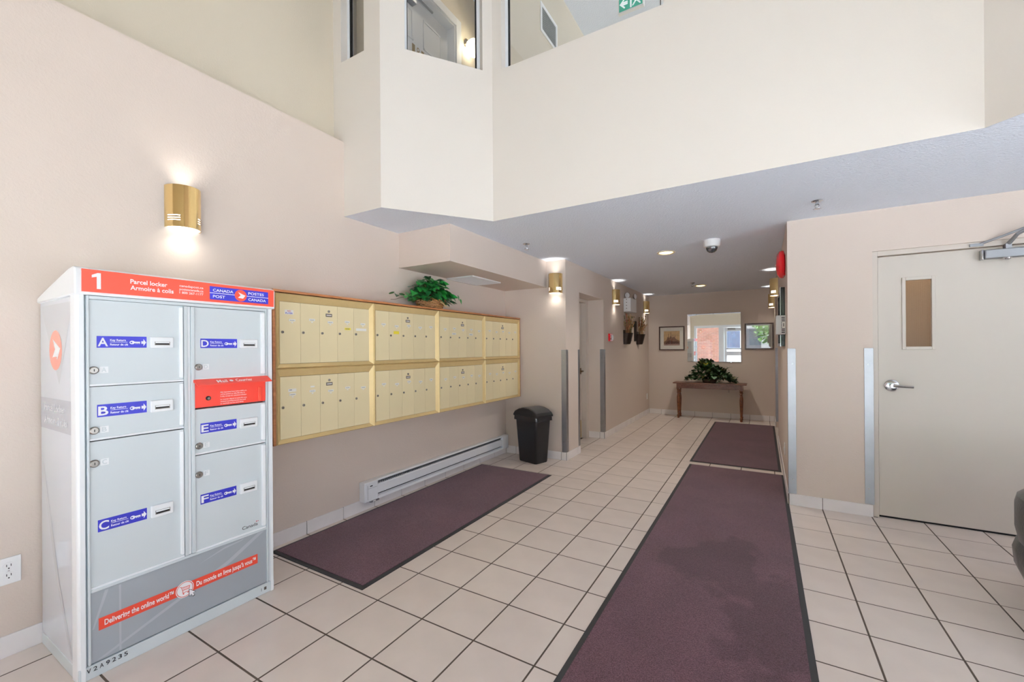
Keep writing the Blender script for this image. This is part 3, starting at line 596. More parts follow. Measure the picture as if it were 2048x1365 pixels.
for sy, un, yy in ((1, 1, LY0+.004), (-1, -1, LY1-.004)):
    m = MB(); PS = Plane((0, yy, 0), (un, 0, 0), (0, 0, 1)); X = lambda x: x*un
    def R(a, c): return (min(X(a), X(c)), max(X(a), X(c)))
    PS.shape(m, [(X(x), z) for x, z in ((-2.86, .9), (-2.62, .35), (-2.445, .07), (-2.475, .07), (-2.66, .35), (-2.86, .82))][::un], LSIDE2, .0006); PS.shape(m, [(X(x), z) for x, z in ((-2.86, 1.55), (-2.6, 1.2), (-2.45, 1.5), (-2.45, 1.55))][::un], LSIDE2, .0006)
    PS.disc(m, X(-2.648), 1.349, .086, .087, ORANGES, .001)
    for wg in WING: PS.shape(m, [(X(-2.648)+.08*a, 1.352+.08*c) for a, c in wg], WPRINT, .0016)
    for k in range(3): PS.rect(m, X(-2.648)-.032, X(-2.648)+.022-.01*k, 1.313-.018*k, 1.320-.018*k, ORANGES, .002)
    a, c = R(-2.865, -2.44); PS.rect(m, a, c, .998, 1.137, BAND, .001); PS.text(m, 'Parcel Locker', a+.055, 1.08, a+.335, .034, WPRINT, .0016, .012); PS.text(m, 'Armoire à colis', a+.055, 1.025, a+.365, .034, WPRINT, .0016, .012)
    m.build('side_graphic', LK, smooth=False)

# ------------------------------------------------------------------ mailboxes
MX = -2.64; UY = [1.5545, 2.3355, 3.117, 3.8985]; UW = .781; UH = .486
m = MB(); m.box(-2.877, MX-.012, 1.535, 1.553, .737, 1.7155, WOODM); m.box(-2.877, MX-.012, 4.681, 4.699, .737, 1.7155, WOODM); m.box(-2.877, MX-.008, 1.535, 4.699, 1.716, 1.732, WOODM); m.box(-2.877, -2.862, 1.553, 4.681, .737, 1.716, WOODM)
tag(m.build('mailbox_surround', loc=(-2.75, 3.1, .737), bevel=.002), 'reddish wood surround boxed around the bank of cream mailboxes', 'mailbox surround')
def unit_meshes():
    fm = MB(); xo, xi, xb = MX-.006, MX-.022, -2.855; a, c, zl, zt = .029, UW-.036, .029, .434
    O = [(0, 0), (UW-.001, 0), (UW-.001, UH), (0, UH)]; M_ = [(.006, .006), (UW-.006, .006), (UW-.006, UH-.006), (.006, UH-.006)]; I = [(a, zl), (c, zl), (c, zt), (a, zt)]
    vs = [(xb, y, z) for y, z in O]+[(xo-.008, y, z) for y, z in O]+[(xo, y, z) for y, z in M_]+[(xi, y, z) for y, z in I]+[(xi-.02, y, z) for y, z in I]
    fs = [(3, 2, 1, 0)]+[(k*4+i, k*4+(i+1) % 4, k*4+4+(i+1) % 4, k*4+4+i) for k in range(4) for i in range(4)]
    fm.add(vs, fs, BOXF); fm.add(vs, [(16, 17, 18, 19)], mat('mailbox_seam_shadow', (104, 84, 50), .7)); return fm
DW = (UW-.036-.029)/5
def door_mb(): return MB().box(MX-.038, MX-.020, .0008, DW-.0008, .031, .432, BOXD)
def lock_mb():
    m = MB(); o = (MX-.02, .0185, .235); m.lathe([(.0085, 0), (.0085, .005), (.006, .007), (0, .007)], STEEL, o, 14, 'x'); m.box(MX-.0132, MX-.0125, .0175, .0195, .230, .240, DARK); return m
PM = Plane((MX-.02, 0, 0), (0, 1, 0), (0, 0, 1))
def plate_mb():
    m = MB(); PM.rect(m, .062, .106, .311, .326, LABEL, .0005, .0015); PM.rect(m, .068, .099, .3165, .319, MARK, .0022); PM.rect(m, .078, .09, .299, .307, LABEL, .0005, .001); return m
def arrow_mb():
    m = MB(); m.lathe([(.0085, 0), (.0085, .004), (.005, .006), (0, .006)], STEEL, (MX-.02, .072, .391), 14, 'x'); PM.rect(m, .047, .098, .353, .375, GREYPL, .0005, .0015); PM.rect(m, .053, .092, .361, .367, LABEL, .0022)
    return m
rowname = {1: 'upper', 0: 'lower'}
ULAB = {(0, 1): 'mailbox unit with NO FLYER sticker, upper row, beside the parcel locker',
        (0, 0): 'cream mailbox unit in the lower row right beside the parcel locker',
        (1, 1): 'cream mailbox unit, upper row, second from the parcel locker, with one yellow sticker',
        (1, 0): 'cream mailbox unit in the lower row, second from the parcel locker',
        (2, 1): 'cream mailbox unit, upper row, third from the parcel locker, at the ivy basket',
        (2, 0): 'cream mailbox unit in the lower row, third from the parcel locker',
        (3, 1): 'darker tan mailbox unit at the far end of the upper row near the pillar',
        (3, 0): 'darker tan mailbox unit at the far end of the lower row above the black bin'}
protos = {}
def piece(name, mb, parent, loc):
    if name not in protos:
        o = mb().build(name, None); protos[name] = o.data
        for i in range(0): pass
        bpy.data.objects.remove(o)
    o = bpy.data.objects.new(name, protos[name]); COL.objects.link(o); o.parent = parent; o.location = loc; return o
for ci in range(4):
    for ri in (1, 0):
        t = thing('mailbox_unit', ULAB[(ci, ri)], 'mailboxes', (0, UY[ci], .738+ri*(UH+.0015)), group='eight mailbox units in two rows on the left wall', local=True)
        t.location = (MX-.1, UY[ci], .738+ri*(UH+.0015)); dx = .1-MX
        piece('unit_frame', unit_meshes, t, (dx, 0, 0))
        for k in range(5):
            dr = piece('mailbox_door', door_mb, t, (dx, .029+k*DW, 0))
            piece('door_lock', lock_mb, dr, (0, 0, 0)); piece('name_plate', plate_mb, dr, (0, 0, (-.004, .006)[(k+ci) % 2]))
            if k == 2: piece('arrow_lock', arrow_mb, dr, (0, 0, 0))
            ex = MB()
            if (ci, ri, k) == (0, 1, 0): PM.rect(ex, .034, .094, .352, .381, LABEL, .0006); PM.text(ex, 'NO', .052, .369, .076, .009, RPRINT, .001, .02); PM.text(ex, 'FLYER', .040, .355, .089, .009, BLUE, .001, .02)
            if (ci, ri, k) == (0, 1, 3): PM.rect(ex, .062, .115, .265, .281, YEL, .0006); PM.rect(ex, .068, .104, .271, .276, MARK, .001)
            if (ci, ri, k) == (0, 1, 4): PM.rect(ex, .02, .118, .262, .281, LABEL, .0006)
            if (ci, ri, k) == (1, 1, 1): PM.rect(ex, .05, .112, .248, .272, YEL, .0006)
            if (ci, ri, k) == (0, 0, 0): PM.rect(ex, .055, .11, .332, .352, LABEL, .0006); PM.rect(ex, .062, .08, .342, .347, MARK, .001)
            if (ci, ri, k) == (0, 0, 1): PM.rect(ex, .07, .1, .350, .360, LABEL, .0006)
            if (ci, ri, k) == (2, 1, 1) or (ci, ri, k) == (2, 1, 3): PM.rect(ex, .045, .11, .262, .281, LABEL, .0006); PM.rect(ex, .052, .1, .268, .272, MARK, .001)
            if ex.v: e = ex.build('sticker', dr, loc=(0, 0, 0), smooth=False)

# ------------------------------------------------------------------ heater, bin, mats
HT = thing('baseboard_heater', 'long white electric baseboard heater low on the wall below the mailboxes', 'heater', (XL, 3.5, .08)); y0, y1, hx = 2.375, 4.655, -2.812
m = MB(); pr = [(XL+.001, .085), (hx+.006, .085), (hx, .1), (hx, .105), (hx-.03, .112), (hx-.03, .122), (hx, .13), (hx, .2), (hx-.006, .206), (hx-.03, .208), (hx-.03, .222), (hx-.01, .232), (hx-.02, .244), (XL+.001, .244)]
m.prism([(x, y0+.14, z) for x, z in pr], (0, y1-y0-.28, 0), WHITEM); m.build('heater_cover', HT, bevel=.001)
m = MB(); m.box(hx-.04, hx-.029, y0+.14, y1-.14, .108, .127, DARK); m.box(hx-.04, hx-.029, y0+.14, y1-.14, .2075, .226, ALUD); m.build('air_slot', HT, smooth=False)
m = MB(); n = 90
for i in range(n): y = y0+.15+(y1-y0-.3)*i/n; m.box(hx-.028, hx-.012, y, y+.002, .208, .229, ALUD)
m.build('fin_grille', HT, smooth=False)['kind'] = 'stuff'
for a, c in ((y0, y0+.14), (y1-.14, y1)):
    m = MB(); m.box(XL+.001, hx+.003, a, c, .083, .246, WHITEM); e = m.build('end_cap', HT, bevel=.006)
    if a == y0:
        m = MB(); m.box(hx+.003, hx+.0045, a+.055, a+.08, .205, .213, DARK); m.box(hx+.003, hx+.004, a+.03, a+.032, .1, .22, ALUD); m.box(hx+.003, hx+.004, a+.03, a+.125, .1915, .193, ALUD); m.build('badge', e, smooth=False)
m = MB(); m.box(XL+.03, hx-.005, y0+.07, y0+.16, .066, .084, ALUD); m.box(XL+.04, hx-.002, y0+.09, y0+.12, .07, .08, WHITEP); m.build('wiring_clip', HT, bevel=.002)

BN = thing('trash_bin', 'black plastic swing-top trash bin standing in the corner by the pillar', 'trash bin', (-2.372, 4.50, 0), math.radians(-17.5), local=True)
def rrect(hx, hy, rd, z, n=5):
    out = []
    for cx, cy, a0 in ((hx-rd, hy-rd, 0), (-hx+rd, hy-rd, PI/2), (-hx+rd, -hy+rd, PI), (hx-rd, -hy+rd, 1.5*PI)): out += [(cx+rd*math.cos(a0+PI/2*i/n), cy+rd*math.sin(a0+PI/2*i/n), z) for i in range(n+1)]
    return out
def loft(mb, rings, mm, cap0=True, cap1=True):
    n = len(rings[0]); vs = [p for q in rings for p in q]; fs = [(j*n+i, j*n+(i+1) % n, (j+1)*n+(i+1) % n, (j+1)*n+i) for j in range(len(rings)-1) for i in range(n)]
    if cap0: fs.append(tuple(range(n-1, -1, -1)))
    if cap1: fs.append(tuple(range((len(rings)-1)*n, len(rings)*n)))
    return mb.add(vs, fs, mm)
m = MB(); loft(m, [rrect(.142, .098, .025, 0), rrect(.146, .102, .025, .012), rrect(.178, .126, .03, .5), rrect(.18, .128, .03, .52), rrect(.19, .136, .03, .522), rrect(.191, .137, .03, .545)], BLACKP); m.build('bin_body', BN)
m = MB(); m2 = []; arch = [(-.2, .54), (-.2, .565), (-.17, .60), (-.1, .632), (-.02, .645), (.06, .641), (.13, .62), (.18, .588), (.2, .56), (.2, .54)]
m.prism([(x, -.14, z) for x, z in arch], (0, .28, 0), BLACKP); m.build('lid_hood', BN, bevel=.008)
m = MB(); fl = mat('dark_grey_lid', (62, 64, 68), .28); top = [(-.08, .6405), (-.02, .649), (.06, .645), (.13, .624), (.175, .593)]
m.prism([(x, -.118, z) for x, z in top]+[(x, -.118, z-.006) for x, z in top[::-1]], (0, .236, 0), fl); m.build('swing_flap', BN, bevel=.002)
m = MB(); rng = random.Random(3); bag = mat('black_bag_film', (30, 31, 36), .22); ring0, ring1 = [], []
base = rrect(.194, .14, .03, .5, 9)
for i, p in enumerate(base): j = rng.uniform(-.004, .005); ring0.append((p[0]*(1.012+j), p[1]*(1.012+j), .497+rng.uniform(-.012, .01))); ring1.append((p[0]*(1.0+j*.6), p[1]*(1.0+j*.6), .548))
loft(m, [ring0, ring1], bag, False, False); m.build('bag_edge', BN)

def floor_mat(name, label, x0, x1, y0, y1, cm):
    root = thing(name, label, 'floor mat', ((x0+x1)/2, (y0+y1)/2, .0), group='maroon floor mats'); e = .032
    m = MB(); O = [(x0, y0), (x1, y0), (x1, y1), (x0, y1)]; I = [(x0+e, y0+e), (x1-e, y0+e), (x1-e, y1-e), (x0+e, y1-e)]
    vs = [(x, y, .001) for x, y in O]+[(x, y, .003) for x, y in O]+[(x, y, .007) for x, y in I]; m.add(vs, [(3, 2, 1, 0)]+[(a+i, a+(i+1) % 4, a+4+(i+1) % 4, a+4+i) for a in (0, 4) for i in range(4)]+[(8, 9, 10, 11)], RUBBER); m.build('rubber_border', root, smooth=False)
    m = MB(); m.box(x0+e-.004, x1-e+.004, y0+e-.004, y1-e+.004, .0055, .0095, cm); m.build('carpet_pile', root, smooth=False)
floor_mat('floor_mat', 'maroon floor mat lying along the heater under the mailboxes', -2.825, -1.93, 1.608, 4.075, CARPET)
floor_mat('floor_mat', 'long maroon floor mat with a damp patch running towards the camera', -.732, .186, .75, 5.25, CARPETS)
floor_mat('floor_mat', 'far maroon floor mat in front of the console table', -.752, .165, 5.37, 8.45, CARPET)

# ------------------------------------------------------------------ wall sconces
def sconce_proto():
    t = thing('wall_sconce', 'x', 'wall lamp', local=True); a, bb, h, n = .086, .098, .235, 36
    zs = [0, .034, .040, .047, .053, .060, .066, .10, .17, .228, h]; slots = {1, 3, 5}; m = MB(); vs, fs = [], []
    for rr in (1.0, .965):
        for z in zs: vs += [(a*rr*math.cos(PI*i/n), bb*rr*math.sin(PI*i/n), z) for i in range(n+1)]
    N = n+1; K = len(zs)
    for j in range(K-1):
        for i in range(n):
            if j in slots and (3 <= i < 12 or 24 <= i < 33): continue
            q = (j*N+i, j*N+i+1, (j+1)*N+i+1, (j+1)*N+i); fs.append(q); fs.append(tuple(K*N+x for x in q[::-1]))
    for j in (0, K-1):
        for i in range(n): fs.append((j*N+i, j*N+i+1, K*N+j*N+i+1, K*N+j*N+i))
    m.add(vs, fs, BRASS); m.build('brass_shade', t)
    m = MB(); m.box(-.07, .07, 0, .006, .01, .225, BRASS); m.build('back_plate', t)
    m = MB(); vs, fs = [], []
    for z in (.004, .085): vs += [(a*.93*math.cos(PI*i/n), .007+(bb*.93-.007)*math.sin(PI*i/n), z) for i in range(n+1)]
    fs = [(i, i+1, N+i+1, N+i) for i in range(n)]+[tuple(range(n, -1, -1)), tuple(range(N, 2*N)), (0, N, 2*N-1, n)]
    m.add(vs, fs, GLOW); m.build('diffuser', t)
    lamp('lamp_light_down', 'SPOT', (0, .06, -.012), 2.1, (1, .95, .85), t, .03, (0, 0, 0), math.radians(160), 1)
    lamp('lamp_light_up', 'SPOT', (0, .06, .2), 3.2, (1, .96, .88), t, .03, (PI, 0, 0), math.radians(100), 1)
    return t
sc = sconce_proto(); SG = 'half round brass wall sconces'
SL = [((XL, 1.146, 2.04), -PI/2, 'brass half-round sconce with three slots high on the left wall above the parcel locker'),
      ((-2.155, YP, 2.01), PI, 'brass sconce on the narrow pillar face above the black bin'),
      ((XH, 6.63, 2.03), -PI/2, 'brass sconce between the recessed doorway and the emergency light'),
      ((XH, 8.66, 2.035), -PI/2, 'brass sconce on the hallway wall nearest the far corner, past the emergency light'),
      ((XR, 6.85, 2.045), PI/2, 'brass sconce on the right hallway wall just behind the red bell'),
      ((XR, 8.72, 2.035), PI/2, 'brass sconce farthest back on the right hallway wall above the right picture')]
for i, (loc, rz, lab) in enumerate(SL):
    o = sc if i == 0 else copy_tree(sc)
    o.location = loc; o.rotation_euler = (0, 0, rz); o['label'] = lab; o['group'] = SG

# ------------------------------------------------------------------ ceiling fittings
dl = thing('ceiling_downlight', 'x', 'ceiling light', local=True)
m = MB(); m.lathe([(.098, 0), (.098, -.006), (.088, -.012), (.078, -.008), (.07, .0)], mat('brass_white_trim', (226, 214, 190), .3), (0, 0, 0), 32); m.build('trim_ring', dl)
m = MB(); m.lathe([(.074, -.003), (.05, -.012), (0, -.016)], LENS, (0, 0, 0), 28); m.build('lamp_lens', dl)
lamp('downlight_light', 'SPOT', (0, 0, -.03), 62, (1, .92, .8), dl, .05, (0, 0, 0), math.radians(140), .8)
for i, (loc, lab) in enumerate([((-.925, 4.976, ZC), 'glowing round recessed downlight nearer the camera dome in the hallway ceiling'), ((-.911, 7.93, ZC), 'glowing round recessed downlight at the far end of the hallway ceiling by a sprinkler')]):
    o = dl if i == 0 else copy_tree(dl); o.location = loc; o['label'] = lab; o['group'] = 'recessed hallway downlights'
dim = bpy.data.lights['downlight_light'].copy(); dim.energy = 9
for loc, lab in (((1.25, 4.72, ZC), 'added unseen downlight behind the closed door'), ((-2.45, 3.5, 5.3), 'added unseen downlight above the numbered white door upstairs'), ((.9, 5.8, 5.3), 'added unseen downlight in the upper corridor right of the exit sign')):  # unseen copies of the downlight, added to brighten these spaces
    o = copy_tree(dl); o.location = loc; o['label'] = lab; o['group'] = 'dim unseen downlights added in the rooms beyond'
    for ch in o.children:
        if ch.type == 'LIGHT': ch.data = dim
sp = thing('fire_sprinkler', 'x', 'sprinkler', local=True)
m = MB(); m.lathe([(.036, 0), (.036, -.004), (.022, -.012), (.012, -.013), (.012, -.03)], CHROME, (0, 0, 0), 20); m.build('escutcheon', sp)
m = MB(); m.tube([(-.011, 0, -.028), (-.016, 0, -.042), (-.004, 0, -.058)], .0028, CHROME, 6); m.tube([(.011, 0, -.028), (.016, 0, -.042), (.004, 0, -.058)], .0028, CHROME, 6); m.lathe([(.003, -.03), (.003, -.058)], WHITEP, (0, 0, 0), 8); m.build('sprinkler_frame', sp)
m = MB(); n = 12; ri = [((.026 if k % 2 else .017)*math.cos(PI*k/n), (.026 if k % 2 else .017)*math.sin(PI*k/n), -.058) for k in range(2*n)]; m.prism(ri, (0, 0, -.003), CHROME); m.build('deflector', sp)
for i, (loc, lab) in enumerate([((.35, 3.82, ZC), 'small white sprinkler in the ceiling nearest the closed door'), ((-2.065, 3.80, ZC), 'small sprinkler in the ceiling beside the boxed soffit over the mailboxes'), ((-.989, 7.55, ZC), 'small sprinkler beside the far downlight')]):
    o = sp if i == 0 else copy_tree(sp); o.location = loc; o['label'] = lab; o['group'] = 'ceiling sprinklers'
cm = thing('dome_camera', 'white dome security camera on the ceiling between hallway and lobby', 'security camera', (-.43, 4.66, ZC), local=True)
m = MB(); m.lathe([(.078, 0), (.078, -.055), (.07, -.068), (.054, -.072)], WHITEP, (0, 0, 0), 32); m.build('camera_housing', cm)
m = MB(); m.lathe([(.054, -.068), (.053, -.085), (.044, -.108), (.026, -.122), (0, -.127)], mat('smoked_dome', (52, 54, 58), .06, coat=.5), (0, 0, 0), 28); m.build('camera_dome', cm)
m = MB(); m.lathe([(.014, 0), (.014, .006), (0, .006)], CHROME, (0, 0, 0), 16); m.xf(Matrix.Translation((-.012, -.047, -.098)) @ Matrix.Rotation(math.radians(125), 4, 'X')); m.build('camera_lens', cm)
vt = thing('ceiling_vent', 'white rectangular air vent under the boxed soffit above the ivy', 'air vent', (-2.70, 3.78, 2.094), local=True)
m = MB()
for x0, x1, y0, y1 in ((-.17, -.14, -.27, .27), (.14, .17, -.27, .27), (-.14, .14, -.27, -.24), (-.14, .14, .24, .27)): m.box(x0, x1, y0, y1, -.014, 0, WHITEP)
m.build('vent_frame', vt, bevel=.003)
m = MB(); m.box(-.14, .14, -.24, .24, -.002, -.0005, GAP); m.build('vent_back', vt, smooth=False)
for i in range(18):
    y = -.232+i*.0272; m = MB(); m.prism([(-.14, y-.006, -.002), (-.14, y+.006, -.011), (-.14, y+.008, -.011), (-.14, y-.004, -.002)], (.28, 0, 0), WHITEP); m.build('vent_slat', vt, smooth=False)

# ------------------------------------------------------------------ metal corner guards
def guard(label, corner, da, db, wd=.06):
    """L strip: corner (x,y), da and db unit vectors along the two wall faces, away from the corner"""
    x, y = corner; da, db = Vector((*da, 0)), Vector((*db, 0)); c = Vector((x, y, 0)); t = .003
    root = thing('corner_guard', label, 'corner guard', (x, y, .096), group='metal corner guards')
    o = c-(da+db)*t; z0, h = .096, 1.232
    m = MB(); P = [c+da*wd, c+da*wd-db*t, o, c+db*wd-da*t, c+db*wd, c]
    m.prism([(p.x, p.y, z0) for p in P], (0, 0, h), ALU); m.build('metal_strip', root, bevel=.001)
    for z in (.22, 1.2):
        for d, nrm in ((da, db), (db, da)):
            q = c+d*wd*.55-nrm*(t+.0005); m = MB(); ax = 'y' if abs(nrm.y) > .5 else 'x'; m.lathe([(.0045, 0), (.0045, .0015), (0, .002)], CHROME, (0, 0, 0), 10, ax)
            if (nrm.x if ax == 'x' else nrm.y) > 0: m.v = [(-p[0], p[1], p[2]) if ax == 'x' else (p[0], -p[1], p[2]) for p in m.v]
            m.v = [(p[0]+q.x, p[1]+q.y, p[2]+z) for p in m.v]; m.build('screw', root)
guard('metal corner guard on the pillar beside the black bin', (XH, YP), (-1, 0), (0, 1))
guard('metal corner guard on the near edge of the recessed doorway', (XH, 5.15), (-1, 0), (0, -1))
guard('metal corner guard on the far edge of the recessed doorway', (XH, 6.12), (-1, 0), (0, 1))
guard('bright metal corner guard at the hallway corner beside the long mat', (XR, YD), (1, 0), (0, 1), .055)
guard('metal corner guard beside the frame of the closed door', (.745, YD), (-1, 0), (0, 1), .055)
guard('metal corner guard at the far right end of the hallway', (XR, 8.35), (1, 0), (0, 1))

# ------------------------------------------------------------------ small wall things
def outlet(label, loc, rz, kind='outlet'):
    t = thing('wall_outlet' if kind == 'outlet' else 'wall_plate', label, 'outlet' if kind == 'outlet' else 'wall plate', loc, rz, local=True)
    m = MB(); m.box(-.037, .037, 0, .006, -.059, .059, WHITEP); p = m.build('cover_plate', t, bevel=.002)
    if kind == 'outlet':
        for z in (-.021, .021):
            m = MB(); m.lathe([(.0175, .006), (.0175, .0085), (0, .0085)], WHITEP, (0, 0, z), 24, 'y'); s = m.build('socket', t)
            m = MB(); m.box(-.0075, -.0055, .0085, .0092, z-.001, z+.009, DARK); m.box(.0055, .0075, .0085, .0092, z-.001, z+.009, DARK); m.lathe([(.0026, .0085), (.0026, .0092), (0, .0092)], DARK, (0, 0, z-.009), 10, 'y'); m.build('contacts', s, smooth=False)
        m = MB(); m.lathe([(.003, .006), (.003, .0072), (0, .0075)], CHROME, (0, 0, 0), 10, 'y'); m.build('screw', t)
    else:
        m = MB(); m.box(-.008, .008, .006, .011, -.017, .017, WHITEP); m.build('toggle', t, bevel=.002)
outlet('white duplex outlet low on the left wall in front of the parcel locker', (XL, .482, .376), -PI/2)
outlet('white wall plate low on the hallway wall near the far left corner', (XH, 8.82, .36), -PI/2, 'plate')
outlet('slim white plate low on the right hallway wall by the long mat', (XR, 5.0, .33), PI/2, 'plate')

el = thing('emergency_light', 'white emergency light box with two round lamp heads on the hallway wall', 'emergency light', (XH, 7.36, 1.96), local=True)
m = MB(); m.box(0, .125, -.19, .19, 0, .23, WHITEM); bx = m.build('battery_box', el, bevel=.008)
m = MB()
for z in (.05, .1, .15, .2): m.box(.045, .06, -.1915, -.19, z, z+.012, GREYPL)
m.build('test_buttons', bx, smooth=False)
for hx_, y, ty in ((.045, -.12, -.7), (.115, .13, -.2)):
    m = MB(); m.lathe([(0, -.03), (.03, -.03), (.046, -.012), (.05, .006)], CHROME, (0, 0, 0), 20, 'x'); m.lathe([(.047, .004), (.03, .008), (0, .009)], mat('clear_lamp_face', (225, 226, 228), .1, coat=.5), (0, 0, 0), 20, 'x')
    m.xf(Matrix.Translation((hx_, y, .285)) @ Matrix.Rotation(ty, 4, 'Z')); h = m.build('lamp_head', el)
    m = MB(); m.tube([(hx_-.015, y, .228), (hx_-.015, y, .262)], .009, CHROME, 8); m.build('lamp_bracket', el)
m = MB(); m.tube([(.01, -.19, .09), (.012, -.215, .05), (.01, -.2, -.03), (.008, -.18, -.05)], .003, WHITEP, 6); m.build('cord', el)
ps = thing('fire_alarm_strobe', 'small red fire alarm strobe with white lettering beside the recessed doorway', 'fire alarm', (XH, 6.39, 1.45), local=True)
RED = mat('glossy_signal_red', (206, 24, 34), .18, coat=.3); m = MB(); m.box(0, .03, -.06, .06, 0, .115, RED); m.build('strobe_housing', ps, bevel=.004)
m = MB(); m.box(.03, .05, -.015, .05, .02, .095, mat('clear_strobe_lens', (232, 232, 234), .15)); m.build('strobe_lens', ps, bevel=.006)
m = MB(); PQ = Plane((.0306, 0, 0), (0, 0, 1), (0, -1, 0)); PQ.text(m, 'FIRE', .02, .024, .095, .025, WPRINT, .0005, .02); m.build('lettering', ps, smooth=False)
bl = thing('alarm_bell', 'glossy red round fire bell on the right hallway wall near the ceiling', 'fire bell', (XR, 4.72, 2.115), local=True)
m = MB(); m.lathe([(.1, 0), (.127, -.012), (.13, -.03), (.122, -.048), (.095, -.064), (.05, -.073), (0, -.075)], RED, (0, 0, 0), 36, 'x'); m.build('bell_gong', bl)
m = MB(); m.box(-.03, 0, -.06, .06, -.11, -.0, RED); m.lathe([(.012, -.074), (.012, -.08), (0, -.082)], CHROME, (0, 0, 0), 12, 'x'); m.build('bell_base', bl, bevel=.004)
nb = thing('notice_frame', 'chrome and black framed notice on the right hallway wall under the red bell', 'notice frame', (XR, 5.2, 1.35), local=True)
m = MB()
for y0, y1, z0, z1 in ((-.42, -.39, 0, .56), (.39, .42, 0, .56), (-.39, .39, 0, .03), (-.39, .39, .53, .56)): m.box(-.035, 0, y0, y1, z0, z1, mat('black_frame_gloss', (26, 24, 26), .2))
m.build('frame', nb, bevel=.003)
m = MB(); m.box(-.012, 0, -.39, .39, .03, .53, LABEL); m.build('notice_sheet', nb, smooth=False)
m = MB()
for i in range(9): m.box(-.0128, -.012, -.33+.03*(i % 3), .3-.04*(i % 4), .09+i*.046, .105+i*.046, MARK)
m.build('print_lines', nb, smooth=False)
m = MB(); m.box(-.04, -.035, -.425, -.405, -.005, .565, CHROME); m.build('chrome_edge', nb)
ic = thing('intercom_box', 'pale grey slotted intercom box on the right hallway wall below the notice', 'intercom', (XR, 4.58, 1.458), local=True)
m = MB(); m.box(-.078, 0, 0, .2, 0, .172, mat('pale_grey_plastic', (214, 214, 212), .4)); m.build('intercom_case', ic, bevel=.005)
for k in range(10):
    z = .012+k*.0152; m = MB(); m.box(-.036, -.01, -.0012, .001, z, z+.007, DARK) if k in (0, 1, 2, 7, 8, 9) else m.box(-.038, -.033, -.0012, .001, z, z+.007, DARK); m.build('grille_slot', ic, smooth=False)
m = MB(); m.box(-.030, -.008, -.0015, .001, .058, .11, LABEL); m.box(-.022, -.017, -.002, .001, .07, .1, DARK); m.build('name_strip', ic, smooth=False)

# ------------------------------------------------------------------ far wall: mirror, pictures, table
m = MB(); mir = mat('silvered_mirror', (240, 244, 244), .0, 1, spec=1); m.box(-.468, .468, -.006, 0, -.466, .466, mir)
mr = thing('wall_mirror', 'frameless square mirror on the far wall reflecting the entrance door', 'mirror', (-.8135, YF-.009, 1.533), math.radians(-.8), local=True); m.build('mirror_glass', mr, bevel=.003, smooth=False)
for x in (-.3, 0, .3):
    for z in (-.466, .466): m = MB(); m.box(x-.012, x+.012, -.009, .001, z-.012, z+.006, CHROME); m.build('mirror_clip', mr, bevel=.001)
def picture(label, x0, x1, z0, z1, mw, art, refl):
    t = thing('framed_picture', label, 'picture', ((x0+x1)/2, YF, (z0+z1)/2), group='framed prints on the far wall'); fw = .022; y = YF
    m = MB()
    for a, c, e, g in ((x0, x0+fw, z0, z1), (x1-fw, x1, z0, z1), (x0+fw, x1-fw, z0, z0+fw), (x0+fw, x1-fw, z1-fw, z1)): m.box(a, c, y-.024, y, e, g, WOODF)
    m.build('frame', t, bevel=.003)
    m = MB(); m.box(x0+fw, x1-fw, y-.008, y-.002, z0+fw, z1-fw, mat('ivory_mat_board', (236, 232, 222), .8)); m.build('mat_board', t, smooth=False)
    m = MB(); P = Plane((x0+mw, y-.009, z0+mw*1.05), (1, 0, 0), (0, 0, 1)); art(m, P, x1-x0-2*mw, z1-z0-2.1*mw); m.build('print', t, smooth=False)
    m = MB(); m.box(x0+fw, x1-fw, y-.016, y-.014, z0+fw, z1-fw, thin_glass('picture_glass_%d' % refl, (255, 255, 255), refl/100)); m.build('pane', t, smooth=False)
SEP = [mat('sepia_wash_%d' % i, c, .9, vary=(22, .16)) for i, c in enumerate(((206, 172, 128), (138, 104, 84), (96, 68, 60), (150, 120, 112), (176, 150, 138)))]
def art1(m, P, a, c):
    P.rect(m, 0, a, 0, c, SEP[0], .0003)
    P.shape(m, [(0, .25*c), (.16*a, .36*c), (.26*a, .62*c), (.34*a, .5*c), (.44*a, .7*c), (.52*a, .55*c), (.66*a, .6*c), (.78*a, .44*c), (a, .3*c), (a, 0), (0, 0)], SEP[1], .0006)
    P.shape(m, [(.06*a, 0), (.2*a, .3*c), (.4*a, .36*c), (.6*a, .28*c), (.84*a, .3*c), (a, .12*c), (a, 0)], SEP[2], .0009)
    for x, h in ((.3, .8), (.45, .9), (.58, .75), (.7, .7)): P.rect(m, (x-.012)*a, (x+.012)*a, .4*c, h*c, SEP[2], .0011)
    P.rect(m, 0, a, 0, .1*c, SEP[4], .0013)
    for k in range(6): P.disc(m, (.1+.16*k)*a, .1*c, .05*a, .04*c, SEP[3], .0015, 12)
GRN = [mat('pale_green_wash_%d' % i, c, .9, vary=(18, .1)) for i, c in enumerate(((206, 210, 204), (150, 166, 140), (176, 186, 170)))]
def art2(m, P, a, c):
    P.rect(m, 0, a, 0, c, GRN[0], .0003); P.shape(m, [(0, 0), (a, 0), (a, .3*c), (.7*a, .42*c), (.4*a, .34*c), (0, .4*c)], GRN[2], .0006)
    P.disc(m, .62*a, .55*c, .2*a, .26*c, GRN[1], .0009, 20); P.rect(m, .61*a, .63*a, .15*c, .5*c, SEP[1], .0008)
picture('smaller sepia print of a hazy skyline in a dark frame left of the mirror', -1.819, -1.33, 1.292, 1.775, .092, art1, 4)
picture('reflective framed print in a dark frame right of the mirror', -.286, .172, 1.302, 1.783, .075, art2, 26)

